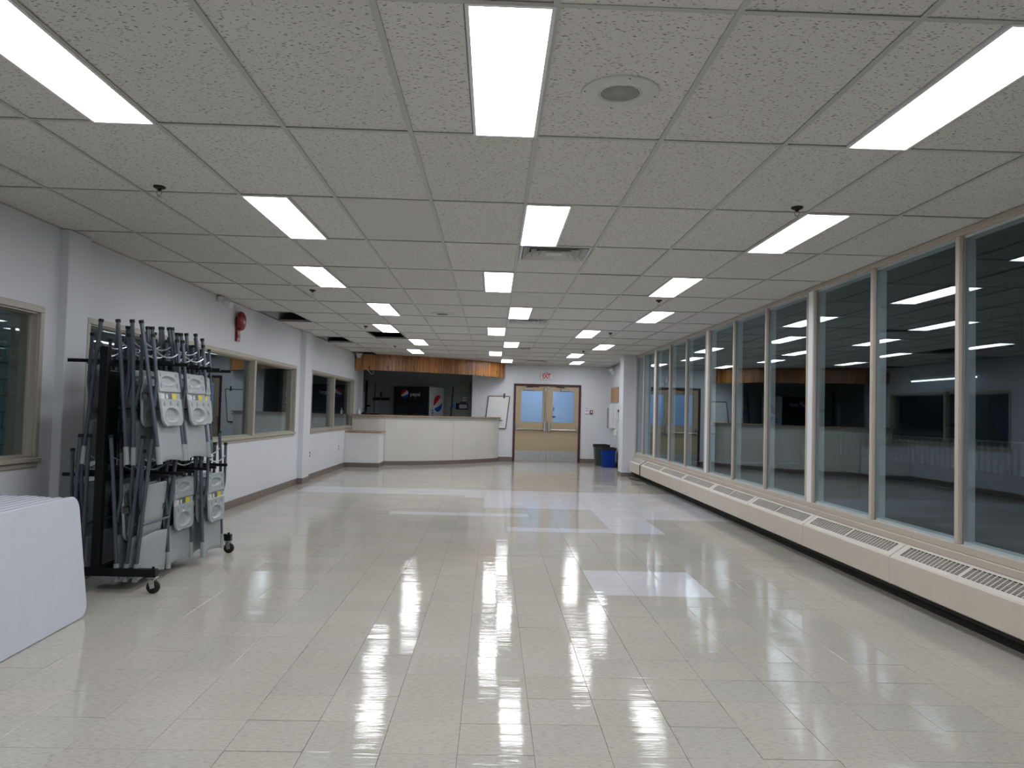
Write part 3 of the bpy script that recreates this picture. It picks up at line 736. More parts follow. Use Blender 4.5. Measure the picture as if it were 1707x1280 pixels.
MB().cbox(-.02, -.28, -.03, 0, .28, .03, .003).build('rail', m_white, t, 0)
for k in range(3): MB().tube([(-.02, -.2+.2*k, 0), (-.07, -.2+.2*k, -.01), (-.085, -.2+.2*k, .03)], [.03, .035, .045], 8).build('hook', [m_dark, m_handle, m_handle][k], t)
t = on_side('soap_dispenser', 'small white dispenser low on the side wall above the bins', 'dispenser', 20.35, .90)
MB().cbox(-.08, -.05, -.09, 0, .05, .08, .015).build('case', m_white, t, 0); MB().box(-.083, -.02, -.05, -.08, .02, -.02).build('window', m_grey, t, 0)
# bins
def bin_(nm, lab, loc, w0, d0, w1, d1, h, m, bag):
    t = thing(nm, lab, 'bin', loc)
    b = MB(); n = 0
    A = rrect(-w0, -d0, w0, d0, .03, 3); B = rrect(-w1, -d1, w1, d1, .03, 3); k = len(A)
    Bi = rrect(-w1+.008, -d1+.008, w1-.008, d1-.008, .025, 3); Ai = rrect(-w0+.008, -d0+.008, w0-.008, d0-.008, .025, 3)
    vs = [(x, y, 0) for x, y in A]+[(x, y, h) for x, y in B]+[(x, y, h) for x, y in Bi]+[(x, y, .01) for x, y in Ai]
    fs = [tuple(range(k))[::-1], tuple(range(3*k, 4*k))]
    for s_ in range(3): fs += [(s_*k+i, s_*k+(i+1) % k, (s_+1)*k+(i+1) % k, (s_+1)*k+i) for i in range(k)]
    b.add(vs, fs); b.build('body', m, t)
    r = MB(); O = rrect(-w1-.012, -d1-.012, w1+.012, d1+.012, .03, 3)
    rnd = [random.uniform(-.012, .02) for _ in range(k)]
    vs = [(x, y, h-.055+rnd[i]*.6) for i, (x, y) in enumerate(O)]+[(x, y, h+.012+rnd[i]*.4) for i, (x, y) in enumerate(O)]+[(x, y, h+.012) for x, y in Bi]+[(x*.9, y*.9, h-.15) for x, y in Bi]
    fs = []
    for s_ in range(3): fs += [(s_*k+i, s_*k+(i+1) % k, (s_+1)*k+(i+1) % k, (s_+1)*k+i) for i in range(k)]
    fs.append(tuple(range(3*k, 4*k)))
    r.add(vs, fs); r.build('bin_liner', m_cap, t)
    return t
bin_('recycling_bin', 'blue recycling bin with black liner standing in front of the green one', (3.03, 20.15, 0), .145, .20, .175, .23, .50, m_blue, 1)
bin_('waste_bin', 'dark green waste bin with black liner behind the blue bin', (2.93, 20.72, 0), .15, .19, .19, .24, .55, m_green, 1)

# ================================================================ whiteboard, kitchen
t = thing('whiteboard', 'wood framed whiteboard hanging askew on the far wall behind the counter', 'whiteboard', (.135, YF-.02, 1.35))
A = (-.265, .445), (.315, .445), (.225, -.44), (-.355, -.44)
MB().prism([(x, z) for x, z in A], 0, .018, M=Matrix(((1,0,0,0),(0,0,-1,0),(0,1,0,0),(0,0,0,1)))).build('board', m_white, t, 0)
b = MB()
for i in (1, 2, 3, 0):
    p, q = Vector((*A[i], 0)), Vector((*A[(i+1) % 4], 0)); p = Vector((p[0], -.011, p[1])); q = Vector((q[0], -.011, q[1]))
    b.tube([p, q], .017, 4)
b.build('board_frame', m_handle, t, 0)
MB().cbox(.15, -.04, .40, .19, -.018, .53, .004).build('hanging_clip', m_dark, t, 0)
MB().cbox(.02, -.04, -.36+.13, .13, -.018, -.345+.13, .002).build('marker', m_cap, t)

# cooler, turned 27 degrees
th = math.radians(27)
t = thing('drinks_cooler', 'black two-door drinks cooler with white sides standing in the kitchen', 'cooler', (-1.80, 21.78, 0), -th)
CWd, CD_, CH = 1.18, .80, 2.02      # local: right front corner at origin, front towards -y
MB().cbox(-CWd, 0, .10, 0, CD_, CH, .006).build('cabinet', m_cool, t, 0)
MB().cbox(-CWd-.002, -.03, 1.62, .002, -.001, CH+.004, .006).build('header_sign', m_cap, t, 0)
MB().box(-CWd, -.002, .10, 0, .0, 1.62).build('front_shadow_panel', m_cap, t, 0)
for k, (a, b_) in enumerate(((-CWd+.02, -CWd/2-.004), (-CWd/2+.004, -.02))):
    f = MB(); y0, y1 = -.045, -.004
    f.box(a, y0, .32, a+.06, y1, 1.60); f.box(b_-.06, y0, .32, b_, y1, 1.60); f.box(a+.06, y0, .32, b_-.06, y1, .38); f.box(a+.06, y0, 1.54, b_-.06, y1, 1.60)
    dl = f.build('door', m_cap, t, 0)
    MB().box(a+.06, -.03, .38, b_-.06, -.025, 1.54).build('door_glass', m_glass2, dl, 0)
    for z in (.62, .92, 1.22): MB().box(a+.06, -.02, z, b_-.06, -.006, z+.012).build('shelf', m_steel, dl, 0)
    MB().cbox(b_-.05 if k == 0 else a+.02, -.07, .8, b_-.02 if k == 0 else a+.05, -.045, 1.3, .005).build('handle', m_cap, dl, 0)
MB().box(-CWd+.0, -.034, .32, -CWd+.018, -.031, 1.62).build('edge_strip', m_steel, t, 0)
MB().box(-CWd+.01, .01, 0, -.01, CD_-.01, .10).build('plinth', m_cap, t, 0)
def globe(R, M, parent):
    n = 40; amp = .20
    def wave(x, s): return (s*.10 + .30*math.sin((x+.15)*2.4) - .0)*1.0
    def region(f_lo, f_hi, m, nm):
        b = MB(); xs = [-1+2*i/n for i in range(n+1)]; vs = []; fs = []
        for x in xs:
            c = math.sqrt(max(0, 1-x*x)); lo = max(-c, min(c, f_lo(x))); hi = max(-c, min(c, f_hi(x)))
            vs += [Vector((x*R, lo*R, 0)), Vector((x*R, hi*R, 0)), Vector((x*R, lo*R, .002)), Vector((x*R, hi*R, .002))]
        for i in range(n):
            o = 4*i; fs += [(o+2, o+6, o+7, o+3), (o, o+1, o+5, o+4)]
        b.add([M @ v for v in vs], fs); b.build(nm, m, parent, 0)
    fr_ = lambda x: -.35+.55*(x+1)+.12*(x+1)**2; fb_ = lambda x: -.62+.12*(x+1)+.11*(x+1)**2
    region(fr_, lambda x: 2, m_logor, 'logo_red_part')
    region(lambda x: -2, fb_, m_logob, 'logo_blue_part')
    region(fb_, fr_, m_logow, 'logo_white_part')
hs = [c for c in t.children if c.name.startswith('header_sign')][0]
globe(.125, Matrix.Translation((-.80, -.032, 1.81)) @ Matrix.Rotation(PI/2, 4, 'X'), hs)
me = text_mesh('pepsi', .165); me.materials.append(m_logow); inst('lettering', me, hs, (-.45, -.033, 1.80), (PI/2, 0, 0))
cbn = [c for c in t.children if c.name.startswith('cabinet')][0]
globe(.235, Matrix.Translation((.002, .47, 1.56)) @ Matrix.Rotation(PI/2, 4, 'Z') @ Matrix.Rotation(PI/2, 4, 'X'), cbn)
me = text_mesh('pepsi', .26); me.materials.append(m_logob); inst('lettering', me, cbn, (.004, .17, 1.12), (PI/2, -PI/2, PI/2))
bpy.context.view_layer.update()
# broom rack & tools on kitchen back wall
t = thing('tool_rack', 'dark wall rack for brooms on the kitchen back wall', 'rack', (-3.33, YK, 1.66))
MB().cbox(-.25, -.03, -.04, .25, 0, .04, .004).build('rail', m_dark, t, 0)
for k in range(4): MB().cbox(-.2+.13*k-.02, -.06, -.02, -.2+.13*k+.02, -.031, .02, .004).build('grip', m_cap, t, 0)
t = thing('broom', 'brown-handled broom standing against the kitchen rack', 'broom', (-3.52, YK-.06, .0))
MB().tube([(-.01, -.04, .3), (0, -.02, 1.4), (.02, -.02, 2.12)], .013, 8).build('handle', m_handle, t); MB().cbox(-.16, -.10, 1.10, .16, .0, 1.22, .02).build('brush_head', m_navy, t, 0)
t = thing('dust_mop', 'thin grey-handled mop hanging right of the broom', 'mop', (-3.33, YK-.06, 0))
MB().tube([(0, -.04, .3), (0, -.02, 1.75)], .009, 8).build('handle', m_grey, t); MB().cbox(-.02, -.05, 1.72, .02, .0, 1.86, .008).build('grip', m_cap, t, 0); MB().cbox(-.14, -.08, .2, .14, 0, .3, .02).build('mop_head', m_grey, t, 0)
t = thing('squeegee', 'black long-handled squeegee standing by the left kitchen wall', 'squeegee', (-3.76, YK-.10, 0))
MB().tube([(0, 0, .1), (0, 0, 2.2)], .028, 8).build('handle', m_cap, t); MB().cbox(-.06, -.05, .0, .3, .03, .10, .01).build('blade', m_cap, t, 0); MB().cbox(.0, -.03, 1.42, .12, .03, 1.47, .01).build('clip', m_cap, t, 0)
t = thing('blue_mop', 'blue-handled mop leaning by the drinks cooler', 'mop', (-1.24, YK-.3, 0))
MB().tube([(-.06, 0, .1), (.04, .26, 2.10)], .016, 8).build('handle', m_bluem, t); MB().cbox(-.2, -.06, 0, .1, .06, .1, .02).build('mop_head', m_navy, t, 0)
t = thing('breaker_panel', 'grey electrical panel high on the kitchen back wall', 'panel', (-.86, YK, 2.04))
MB().cbox(-.17, -.08, -.17, .17, 0, .17, .006).build('body', m_grey, t, 0); MB().cbox(-.155, -.09, -.155, .155, -.081, .155, .004).build('cover', m_grey, t, 0); MB().cbox(.12, -.10, -.02, .14, -.0905, .02, .002).build('latch', m_dark, t, 0)
t = thing('light_switch', 'white switch below the grey electrical panel', 'switch', (-.85, YK, 1.72))
MB().cbox(-.05, -.012, -.06, .05, 0, .06, .004).build('plate', m_white, t, 0); MB().cbox(-.02, -.02, -.01, .03, -.0125, .012, .002).build('toggle', m_dark, t, 0)
t = thing('wall_intercom', 'dark framed wall panel with a green strip in the kitchen', 'panel', (-.92, YK, 1.50))
MB().cbox(-.19, -.03, -.09, .17, 0, .09, .004).build('frame', m_cap, t, 0); MB().box(-.09, -.033, -.06, .15, -.0305, .06).build('screen', m_cool, t, 0); MB().box(-.08, -.02, .10, .13, 0, .14).build('green_strip', m_green, t, 0)
t = thing('round_dial', 'small round blue dial on the kitchen wall', 'dial', (-1.19, YK, 1.52))
MB().lathe([(.065, 0), (.065, .02), (.055, .028), (.0, .028)], 20, Matrix.Rotation(PI/2, 4, 'X')).build('dial_face', m_banner, t); MB().lathe([(.075, 0), (.075, .015)], 20, Matrix.Rotation(PI/2, 4, 'X')).build('rim', m_white, t)
t = thing('paper_dispenser', 'white wall dispenser beside the squeegee in the kitchen', 'dispenser', (-3.82, YK-.35, 1.60))
MB().cbox(-.03, -.07, -.25, .05, .07, .25, .02).build('case', m_white, t, 0); MB().cbox(-.02, -.05, -.42, .04, .05, -.26, .02).build('tray', m_white, t, 0)
t = thing('soap_bottle', 'small clear pump bottle at the left end of the counter top', 'bottle', (-3.27, 18.99, 1.2175))
MB().lathe([(.03, 0), (.032, .06), (.025, .09), (.01, .10), (.01, .12)], 14).build('bottle_body', m_white, t); MB().tube([(0, 0, .12), (0, 0, .14), (.03, 0, .145)], .006, 6).build('pump', m_white, t)
t = thing('black_bag', 'small crumpled black bag on the left end of the counter top', 'bag', (-3.15, 19.13, 1.2175))
MB().lathe([(.085, 0), (.10, .02), (.07, .05), (.03, .07), (.0, .072)], 9).build('bag_body', m_cap, t); MB().tube([(-.03, 0, .06), (0, .0, .09), (.03, 0, .06)], .005, 6).build('bag_handle', m_cap, t)

# ================================================================ ceiling fittings
m_ret = mat('diffuser_metal', (0.52, 0.53, 0.51), 0.3, metal=0.3)
VL = ['nearest square metal air vent just behind the second middle ceiling light', 'second square metal air vent from the camera', 'third square metal air vent from the camera', 'farthest square metal air vent near the exit doors']
for k, (i, j) in enumerate(VENTS):
    t = thing('air_vent', VL[k], 'vent', (CX+(i+.5)*TW, CY+j*TL+.31, ZC), 0, 'square ceiling air vents')
    h = .298
    b = MB()
    for s in ((-h, -h, h, -h+.03), (-h, h-.03, h, h), (-h, -h+.03, -h+.03, h-.03), (h-.03, -h+.03, h, h-.03)): b.box(s[0], s[1], -.002, s[2], s[3], .004)
    b.build('vent_frame', m_ret, t, 0)
    MB().box(-h+.01, -h+.01, .06, h-.01, h-.01, .065).build('dark_duct', m_dark, t, 0)
    for q, hh in enumerate((.262, .20, .138)):
        b = MB(); lo, up = hh, hh-.058
        vs = [(sx*lo, sy*lo, -.006) for sx, sy in ((-1,-1),(1,-1),(1,1),(-1,1))]+[(sx*up, sy*up, .05) for sx, sy in ((-1,-1),(1,-1),(1,1),(-1,1))]
        vs += [(v[0]*.985, v[1]*.985, v[2]) for v in vs[:4]]+[(v[0]*.98, v[1]*.98, v[2]+.001) for v in vs[4:8]]
        fs = []
        for i2_ in range(4): fs += [(i2_, (i2_+1) % 4, 4+(i2_+1) % 4, 4+i2_), (8+i2_, 12+i2_, 12+(i2_+1) % 4, 8+(i2_+1) % 4), (i2_, 8+i2_, 8+(i2_+1) % 4, (i2_+1) % 4)]
        b.add(vs, fs); b.build('louvre', m_ret, t, 0)
    MB().cbox(-.07, -.07, -.006, .07, .07, .01, .003).build('centre_plate', m_ret, t, 0)
for k, (x, y, lb) in enumerate(((CX+.525*TW, CY-.45*TL, 'large round ceiling speaker near the camera'), (CX-1.5*TW, CY+5.75*TL, 'far round ceiling speaker left of the middle lights'))):
    t = thing('ceiling_speaker', lb, 'speaker', (x, y, ZC+.003), 0, 'round ceiling speakers')
    fl_ = Matrix.Rotation(PI, 4, 'X')
    MB().lathe([(.163, 0), (.160, .006), (.13, .010), (.092, .008), (.088, .003), (.088, 0)], 48, fl_).build('speaker_ring', m_speak, t)
    gb = MB().lathe([(.088, 0), (.088, .006), (.0, .007)], 36, fl_); g = gb.build('speaker_grille', m_speak, t)
    hb_ = MB()
    for a in range(-13, 14):
        for c_ in range(-13, 14):
            x2, y2 = a*.0064+(c_ % 2)*.0032, c_*.0058
            if x2*x2+y2*y2 < .0066: hb_.prism([(x2+.0019*math.cos(q*PI/3), y2+.0019*math.sin(q*PI/3)) for q in range(6)], -.0078, -.0066)
    hb_.build('grille_holes', m_perf, g, 0)
    for a in range(4):
        ang = a*PI/2+.1; MB().lathe([(.004, 0), (.004, .002), (0, .003)], 8, Matrix.Translation((.15*math.cos(ang), .15*math.sin(ang), -.008)) @ fl_).build('screw', m_perf, t)
me_sp = None
SPL = []
for j, far in ((.9, 'nearest'), (4.25, 'second'), (7.3, 'third'), (10.4, 'farthest')):
    SPL += [(CX-3.75*TW, CY+j*TL, '%s sprinkler head on the left side of the ceiling' % far), (CX+2.82*TW, CY+j*TL, '%s sprinkler head on the right side of the ceiling' % far)]
sp0 = None
for x, y, lb in SPL:
    if sp0 is None:
        sp0 = thing('sprinkler_head', 'bare metal '+lb, 'sprinkler', (x, y, ZC), 0, 'ceiling sprinkler heads')
        f_ = Matrix.Rotation(PI, 4, 'X')
        MB().lathe([(.036, -.001), (.037, .004), (.030, .009), (.012, .012), (.011, .024)], 18, f_).build('escutcheon', m_dark, sp0)
        b = MB().tube([(-.012, 0, -.02), (-.016, 0, -.04), (0, 0, -.058)], .003, 6); b.tube([(.012, 0, -.02), (.016, 0, -.04), (0, 0, -.058)], .003, 6); b.build('yoke', m_grey, sp0)
        MB().lathe([(.006, .055), (.015, .058), (.015, .060), (.004, .063)], 16, f_).build('deflector', m_steel, sp0)
    else: dup(sp0, (x, y, ZC), None, 'bare metal '+lb)
# fire bell
t = thing('fire_bell', 'red round fire alarm bell high on the left wall', 'alarm', (XL, 10.28, 2.42))
Ry = Matrix.Rotation(PI/2, 4, 'Y')
MB().cbox(0, -.055, -.22, .035, .055, .1, .005).build('back_box', m_red, t, 0)
MB().lathe([(.125, .055), (.128, .075), (.115, .10), (.08, .115), (.03, .12), (0, .12)], 30, Matrix.Translation((-.015, 0, .05)) @ Ry).build('gong', m_red, t)
MB().lathe([(.03, .04), (.03, .07), (.02, .08)], 12, Matrix.Translation((-.015, 0, .05)) @ Ry).build('gong_post', m_red, t)
MB().lathe([(.015, .119), (.012, .13), (0, .132)], 10, Matrix.Translation((-.015, 0, .05)) @ Ry).build('gong_nut', m_chrome, t)
MB().tube([(.035, 0, -.15), (.062, 0, -.15)], .02, 10).build('strobe', m_white, t)
# emergency light near bell
t = thing('emergency_light', 'white twin-head emergency light on the left wall above the cart', 'light', (XL, 9.60, 2.66))
MB().cbox(0, -.10, -.05, .06, .10, .03, .01).build('case', m_white, t, 0)
for s in (-1, 1): MB().lathe([(.018, -.02), (.034, .0), (.042, .04), (.035, .045)], 16, Matrix.Translation((.09, s*.085, -.045)) @ Matrix.Rotation(1.9, 4, 'Y') @ Matrix.Rotation(s*.5, 4, 'X')).build('lamp_head', m_white, t)
# dome camera + cable at bulkhead
t = thing('security_camera', 'small white dome camera in the ceiling corner by the bulkhead', 'camera', (-3.30, 18.86, ZC))
MB().lathe([(.085, -.001), (.085, .03), (.07, .04)], 20, Matrix.Rotation(PI, 4, 'X')).build('base', m_white, t); MB().lathe([(.065, .04), (.062, .07), (.045, .10), (0, .115)], 20, Matrix.Rotation(PI, 4, 'X')).build('dome', m_cool, t)
o = MB().tube(spline([(-3.10, 18.97, ZC-.01), (-3.18, 18.98, 2.60), (-3.17, 18.98, 2.42), (-3.06, 18.97, 2.27), (-2.98, 18.97, 2.20), (-2.93, 18.97, 2.27)], 6), .006, 6).build('hanging_cable', m_frame2)
tag(o, 'thin loose cable hanging in front of the pine bulkhead', 'cable')
# outlets
for y, lb in ((14.62, 'white electrical outlet just past the second wall column'), (17.35, 'white electrical outlet below the far window')):
    t = thing('wall_outlet', lb, 'outlet', (XL, y, .475)); MB().cbox(0, -.045, -.07, .008, .045, .07, .003).build('cover_plate', m_white, t, 0)
    MB().cbox(.0085, -.02, -.05, .012, .02, -.01, .002).build('socket', m_dark, t, 0); MB().cbox(.0085, -.02, .01, .012, .02, .05, .002).build('socket', m_dark, t, 0)

# ================================================================ adjoining room behind the left wall
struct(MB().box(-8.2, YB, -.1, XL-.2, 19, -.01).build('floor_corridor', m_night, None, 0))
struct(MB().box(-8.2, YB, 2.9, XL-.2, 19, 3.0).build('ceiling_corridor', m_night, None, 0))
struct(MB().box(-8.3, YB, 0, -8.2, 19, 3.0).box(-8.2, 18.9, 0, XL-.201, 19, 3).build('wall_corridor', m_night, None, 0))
wb = MB().box(-8.1, 9.62, 0, -5.78, 9.8, 2.9).build('wall_block', m_grout, None, 0); struct(wb, 'painted concrete block wall seen through the nearest left window')
me_b = MB().cbox(-.197, -.02, -.097, .197, .005, .097, .005).mesh('concrete_block', m_block, 0)
me_bh = MB().cbox(-.097, -.02, -.097, .097, .005, .097, .005).mesh('half_concrete_block', m_block, 0)
for r in range(14):
    for k in range(6):
        x = -5.98-k*.4-(.2 if r % 2 else 0)
        if k == 0 and r % 2: inst('half_concrete_block', me_bh, wb, (-5.88, 9.605, .1+r*.2))
        if x < -8: continue
        inst('concrete_block', me_b, wb, (x, 9.605, .1+r*.2))
t = thing('corridor_light', 'dim light fitting in the dark room behind the left windows', 'light', (-6.4, 7.4, 2.88))
MB().box(-.15, -.6, -.02, .15, .6, -.01).build('diffuser', m_dim, t, 0); MB().box(-.17, -.62, -.01, .17, .62, .01).build('light_frame', m_white, t, 0)
o = MB().cbox(-5.02, 9.9, 2.27, -5.0, 12.6, 2.36, .002).box(-5.012, 10.2, 2.36, -5.008, 10.21, 2.9).box(-5.012, 12.2, 2.36, -5.008, 12.21, 2.9).build('blue_banner', m_banner, None, 0); tag(o, 'blue strip banner high behind the window at the chair cart', 'banner')

# ================================================================ FOLDING CHAIR (hung upside down), origin where it rests on the arms
def sm(x, a, b): t = max(0, min(1, (x-a)/(b-a))); return t*t*(3-2*t)
def ell(x, z, cx, cz, a, b): return math.sqrt(((x-cx)/a)**2+((z-cz)/b)**2)
def panel(z0, z1, hw, hfront, thick, nx=22, nz=26, bow=lambda u, v: 0, zedge=lambda u, v: 0):
    """heightfield panel in y(width)-z plane, outward +x"""
    b = MB(); vs = []; nv = (nx+1)*(nz+1)
    for side in (0, 1):
        for j in range(nz+1):
            v = j/nz
            for i in range(nx+1):
                u = -1+2*i/nx; y = u*hw(v); z = z0+(z1-z0)*v+zedge(u, v)
                x = bow(u, v)+(hfront(y, z) if side else -thick)
                if i in (0, nx) or j in (0, nz): x = bow(u, v)-(thick*.5 if not side else thick*.35)
                vs.append((x, y, z))
    fs = []
    for j in range(nz):
        for i in range(nx):
            a = j*(nx+1)+i; fs.append((a, a+nx+1, a+nx+2, a+1)); c_ = a+nv; fs.append((c_, c_+1, c_+nx+2, c_+nx+1))
    per = [i for i in range(nx+1)]+[j*(nx+1)+nx for j in range(1, nz+1)]+[nz*(nx+1)+i for i in range(nx-1, -1, -1)]+[j*(nx+1) for j in range(nz-1, 0, -1)]
    for a, c_ in zip(per, per[1:]+per[:1]): fs.append((a, c_, c_+nv, a+nv))
    b.add(vs, fs); return b
SZ0, SZ1 = -.500, -.078
def seat_hw(v):
    r = .185+.012*v
    if v < .16: r -= .085*(1-math.sqrt(max(0, 1-((.16-v)/.16)**2)))
    if v > .95: r -= .02*((v-.95)/.05)**2
    return r
def seat_h(y, z):
    v = (z-SZ0)/(SZ1-SZ0); h = 0.0
    e1 = ell(y, z, 0, SZ0+.085, .125, .055); h -= .016*(1-sm(e1, .82, 1.0))          # lower oval
    h += .004*math.exp(-((e1-1.08)/.07)**2)
    e2 = ell(y, z, 0, SZ0+.345, .125, .035); h -= .014*(1-sm(e2, .80, 1.0)); h += .003*math.exp(-((e2-1.1)/.08)**2)
    if .49 < v < .615: h -= .012
    for cy, cz, a_, b_ in ((-.12, .165, .012, .016), (0, .170, .011, .016), (.12, .165, .012, .016), (-.145, .30, .012, .018), (.145, .30, .012, .018), (-.14, .385, .01, .014), (.14, .385, .01, .014)):
        h -= .012*(1-sm(ell(y, z, cy, SZ0+cz, a_*1.25, b_*1.25), .6, 1.0))
    for cy in (-.07, -.025, .025, .07): h -= .006*(1-sm(ell(y, z, cy, SZ0+.08, .010, .010), .5, 1))
    return h+.006
seat_mb = panel(SZ0, SZ1, seat_hw, seat_h, .016, 44, 56, bow=lambda u, v: .03+.012*(u*u))
BZ0, BZ1 = -.765, -.455
def back_hw(v): return .222+.006*math.sin(v*PI)
back_mb = panel(BZ0, BZ1, back_hw, lambda y, z: .004, .014, 20, 14, bow=lambda u, v: .004-.018*(1-u*u)*(1-v)*.9-.006,
                zedge=lambda u, v: (.022*(1-u*u)**1.0*(1-v) - .004*abs(u)*(1-v)) + (.015*(1-u*u)*v))
# parts meshes
T = {}
for s in (-1, 1):
    T['leg', s] = MB().tube([(0, s*.226, -.735), (0, s*.230, -.40), (.0, s*.236, 0), (-.004, s*.240, .27)], .0170, 10, flat=.8).mesh('front_leg', m_tube)
    T['rear', s] = MB().tube([(.002, s*.208, -.345), (.012, s*.210, -.29), (.036, s*.211, -.20), (.042, s*.211, -.16), (.050, s*.213, 0), (.056, s*.216, .165)], .0155, 10, flat=.8).mesh('rear_leg', m_tube)
    T['cap', s] = MB().tube([(-.004, s*.240, .262), (-.005, s*.2405, .285)], .0178, 10).mesh('foot_cap', m_cap)
    T['rcap', s] = MB().tube([(.0557, s*.216, .155), (.0567, s*.2165, .178)], .0163, 10).mesh('foot_cap', m_cap)
    T['sock', s] = MB().tube([(0, s*.226, -.768), (0, s*.226, -.700), (0, s*.2265, -.64)], [.0205, .0205, .0195], 10).mesh('corner_socket', m_plas)
T['seat'] = seat_mb.mesh('seat', m_plas, 50); T['back'] = back_mb.mesh('backrest', m_plas, 50)
T['strap'] = MB().cbox(.021, -.183, SZ0+.205, .029, .183, SZ0+.252, .002).mesh('strap', m_plasd, 0)
T['lab1'] = MB().box(.0292, -.145, SZ0+.208, .0300, -.075, SZ0+.248).mesh('sticker', m_sticker, 0)
T['lab2'] = MB().box(.0292, -.055, SZ0+.211, .0300, -.015, SZ0+.245).mesh('sticker', m_sticker, 0)
T['lab3'] = MB().box(.0292, .055, SZ0+.205, .0302, .135, SZ0+.252).mesh('yellow_sticker', m_yellow, 0)
def arc(z, dip, x, hw, r=.0055, n=9): return MB().tube([(x, hw*(-1+2*k/n), z-dip*(1-(-1+2*k/n)**2)) for k in range(n+1)], r, 6)
T['br1'] = arc(.13, .045, -.004, .238).mesh('stretcher', m_wire); T['br2'] = arc(.065, .045, .052, .212).mesh('stretcher', m_wire)
T['bar'] = MB().tube([(-.008, -.226, -.36), (-.008, .226, -.36)], .009, 8).mesh('pivot_bar', m_tube)
def make_chair():
    t = thing('folding_chair', 'x', 'chair', (0, 0, 0), 0, 'folding chairs hung on the cart')
    for s in (-1, 1):
        l = inst('front_leg', T['leg', s], t); inst('foot_cap', T['cap', s], l); inst('corner_socket', T['sock', s], l)
        l = inst('rear_leg', T['rear', s], t); inst('foot_cap', T['rcap', s], l)
    st = inst('seat', T['seat'], t); inst('strap', T['strap'], st)
    for k in ('lab1', 'lab2'): inst('sticker', T[k], st)
    inst('yellow_sticker', T['lab3'], st)
    inst('backrest', T['back'], t); inst('stretcher', T['br1'], t); inst('stretcher', T['br2'], t); inst('pivot_bar', T['bar'], t)
    return t
XM = -2.805
YST = [5.885, 6.375, 6.850]
snames = ['near', 'middle', 'far']; onames = ['outermost', 'second-out', 'third-out', 'innermost']
chair0 = make_chair(); used = False
ZA, ZL = 1.672, .836
spec = []
for si, y in enumerate(YST):
    up = [[(-2.515, 9.0), (-2.615, 2.5), (-2.700, 5.5)], [(-2.500, 8.5), (-2.590, 6.0), (-2.680, 3.0)], [(-2.625, 7.0), (-2.705, 3.0)]][si]
    for k, (x, tl) in enumerate(up): spec.append((x, y+random.uniform(-.006, .006), ZA, tl+random.uniform(-.4, .4), False, 'aisle', 'upper', si, k, len(up)))
    lw = [[(-2.880, 5.0)], [(-2.985, 4.0), (-2.905, 2.0)], [(-2.985, 4.0), (-2.905, 2.0)]][si]
    for k, (x, tl) in enumerate(lw): spec.append((x, y+random.uniform(-.006, .006), ZA, tl, True, 'wall', 'upper', si, k, len(lw)))
    lo = [[(-2.475, -5.0), (-2.545, -4.5), (-2.720, 4.0)], [(-2.545, 3.5), (-2.630, 3.0), (-2.71, 1.0)], [(-2.455, 3.0), (-2.55, 3.0), (-2.66, 1.0)]][si]
    for k, (x, tl) in enumerate(lo): spec.append((x, y+random.uniform(-.006, .006), ZL, tl+random.uniform(-.5, .5), 'rev' if (si == 0 and k < 2) else False, 'aisle', 'lower', si, k, 3))
    for k, (x, tl) in enumerate([(-2.975, 2.0), (-2.905, 1.0)]): spec.append((x, y+random.uniform(-.006, .006), ZL, tl, True, 'wall', 'lower', si, k, 2))
for x, y, z, tl, flip, side, tier, si, k, n in spec:
    nm = 'only' if n == 1 else 'outermost' if k == 0 else 'innermost' if k == n-1 else onames[k]
    extra = 'with stickers ' if (side == 'aisle' and k == 0 and flip is False) else ('turned round ' if flip == 'rev' else '')
    lb = '%s grey folding chair %sin the %s %s stack on the %s side' % (nm, extra, tier, snames[si], side)
    a = math.radians(tl)
    if flip == 'rev': rot = (0, a, PI)      # back to front, bottom swings out to the aisle
    elif flip: rot = (0, -a, PI)
    else: rot = (0, -a, 0)
    if not used:
        chair0.location = (x, y, z); chair0.rotation_euler = rot; chair0['label'] = lb; used = True
    else: dup(chair0, (x, y, z), rot, lb)

# ---------------------------------------------------------------- the cart
t = thing('chair_cart', 'tall black two-tier steel chair cart on casters by the left wall', 'cart', (XM, 6.42, 0))
Y0, Y1 = -.78, .80
for y in (Y0, Y1):
    MB().cbox(-.46, y-.026, .115, .43, y+.026, .170, .003).build('base_beam', m_black, t, 0)
    MB().cbox(-.028, y-.028, .17, .028, y+.028, 1.755, .003).build('upright_post', m_black, t, 0)
MB().cbox(-.028, Y0, .117, .028, Y1, .168, .003).build('base_spine', m_black, t, 0)
for z in (ZA, ZL): MB().cbox(-.026, Y0, z-.055, .026, Y1, z-.008, .003).build('arm_rail', m_black, t, 0)
for z in (ZA, ZL):
    for y in YST:
        for s in (-.137, .137):
            MB().cbox(-.325, y+s-6.42-.012, z-.028, .445, y+s-6.42+.012, z-.003, .003).build('hanging_arm', m_black, t, 0)
MB().box(-.003, Y0+.03, .9, .003, Y0+.22, 1.58).build('dark_seat_sheet', m_black, t, 0)  # thin black sheet standing in for a dark chair seat
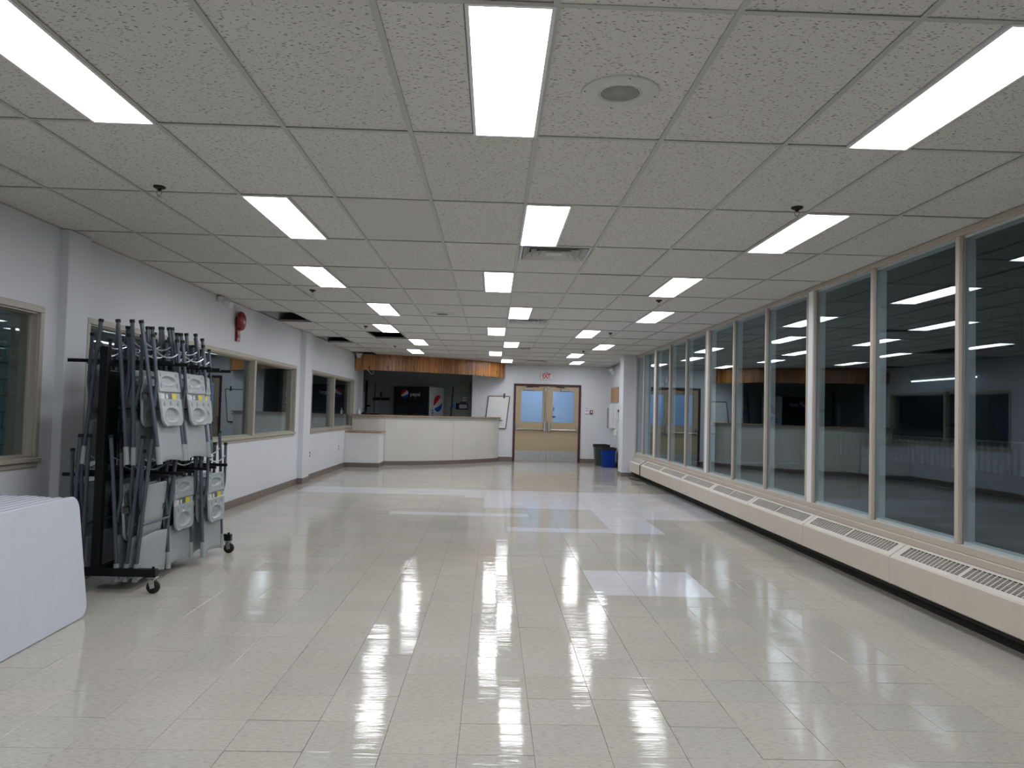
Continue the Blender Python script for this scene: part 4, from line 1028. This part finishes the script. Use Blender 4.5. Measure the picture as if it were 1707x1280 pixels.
for x in (-.42, .405):
    for y in (Y0, Y1):
        MB().tube([(x, y, .165), (x, y, .185)], .010, 8).build('caster_bolt', m_black, t)
        c = MB(); c.cbox(x-.03, y-.03, .103, x+.03, y+.03, .114, .002); c.lathe([(.022, .085), (.022, .103)], 14, Matrix.Translation((x, y, 0)))
        ax = (x+.012, y-.018, .047)
        for s in (-1, 1): c.prism([(x-.02, .098), (x+.025, .098), (x+.03, .045), (x+.0, .035)], -s*.022-.0015, -s*.022+.0015, M=Matrix(((1,0,0,0),(0,0,1,y-.018),(0,1,0,0),(0,0,0,1))))
        cs = c.build('caster', m_chrome, t, 30)
        MB().lathe([(.015, -.014), (.040, -.014), (.046, -.010), (.046, .010), (.040, .014), (.015, .014)], 24, Matrix.Translation(ax) @ Matrix.Rotation(PI/2, 4, 'X')).build('wheel', m_cap, cs)
        MB().tube([(ax[0], ax[1]-.026, ax[2]), (ax[0], ax[1]+.026, ax[2])], .006, 8).build('axle', m_chrome, cs)
        if x > 0: MB().cbox(x+.02, y-.03, .06, x+.05, y+.0, .072, .003).build('brake_lever', m_chrome, cs)

# ---------------------------------------------------------------- folded white tables on edge
pr = rrect(0, 0, 1.83, .760, .085, 7)
ln = ['front', 'second', 'third', 'fourth', 'fifth', 'sixth', 'seventh', 'rearmost']
tb0 = None
for k in range(8):
    x = -2.535-.058*k; yend = 5.02+[0, -.035, -.05, -.02, .0, .01, -.02, -.01][k]
    tilt = math.radians(-6.6+.1*k)
    lb = '%s white folding table standing on edge in the stack at lower left' % ln[k]
    if tb0 is None:
        tb0 = thing('folding_table', lb, 'table', (0, 0, 0), 0, 'white folding tables stacked on edge')
        # local: plane y (length, towards -y) / z ; outward +x
        Mt = Matrix(((0, 0, 1, 0), (-1, 0, 0, 0), (0, 1, 0, 0), (0, 0, 0, 1)))
        b = MB(); O = rrect(0, 0, 1.83, .760, .085, 7); I = rrect(.006, .006, 1.824, .754, .080, 7); n = len(O)
        vs = [Mt @ Vector((p[0], p[1], -.034)) for p in O]+[Mt @ Vector((p[0], p[1], -.006)) for p in O]+[Mt @ Vector((p[0], p[1], 0)) for p in I]
        fs = [tuple(range(n))[::-1], tuple(range(2*n, 3*n))]
        for s in range(2): fs += [(s*n+i, s*n+(i+1) % n, (s+1)*n+(i+1) % n, (s+1)*n+i) for i in range(n)]
        b.add(vs, fs); b.build('tabletop', m_tabletop, tb0, 40)
        for yy in (-.25, -1.58):
            MB().tube([(-.045, yy, .09), (-.045, yy, .67)], .010, 8).build('folded_leg', m_grey, tb0)
    r = tb0 if k == 0 else dup(tb0, None, None, lb)
    r.location = (x, yend, .002); r.rotation_euler = (0, tilt, .045)
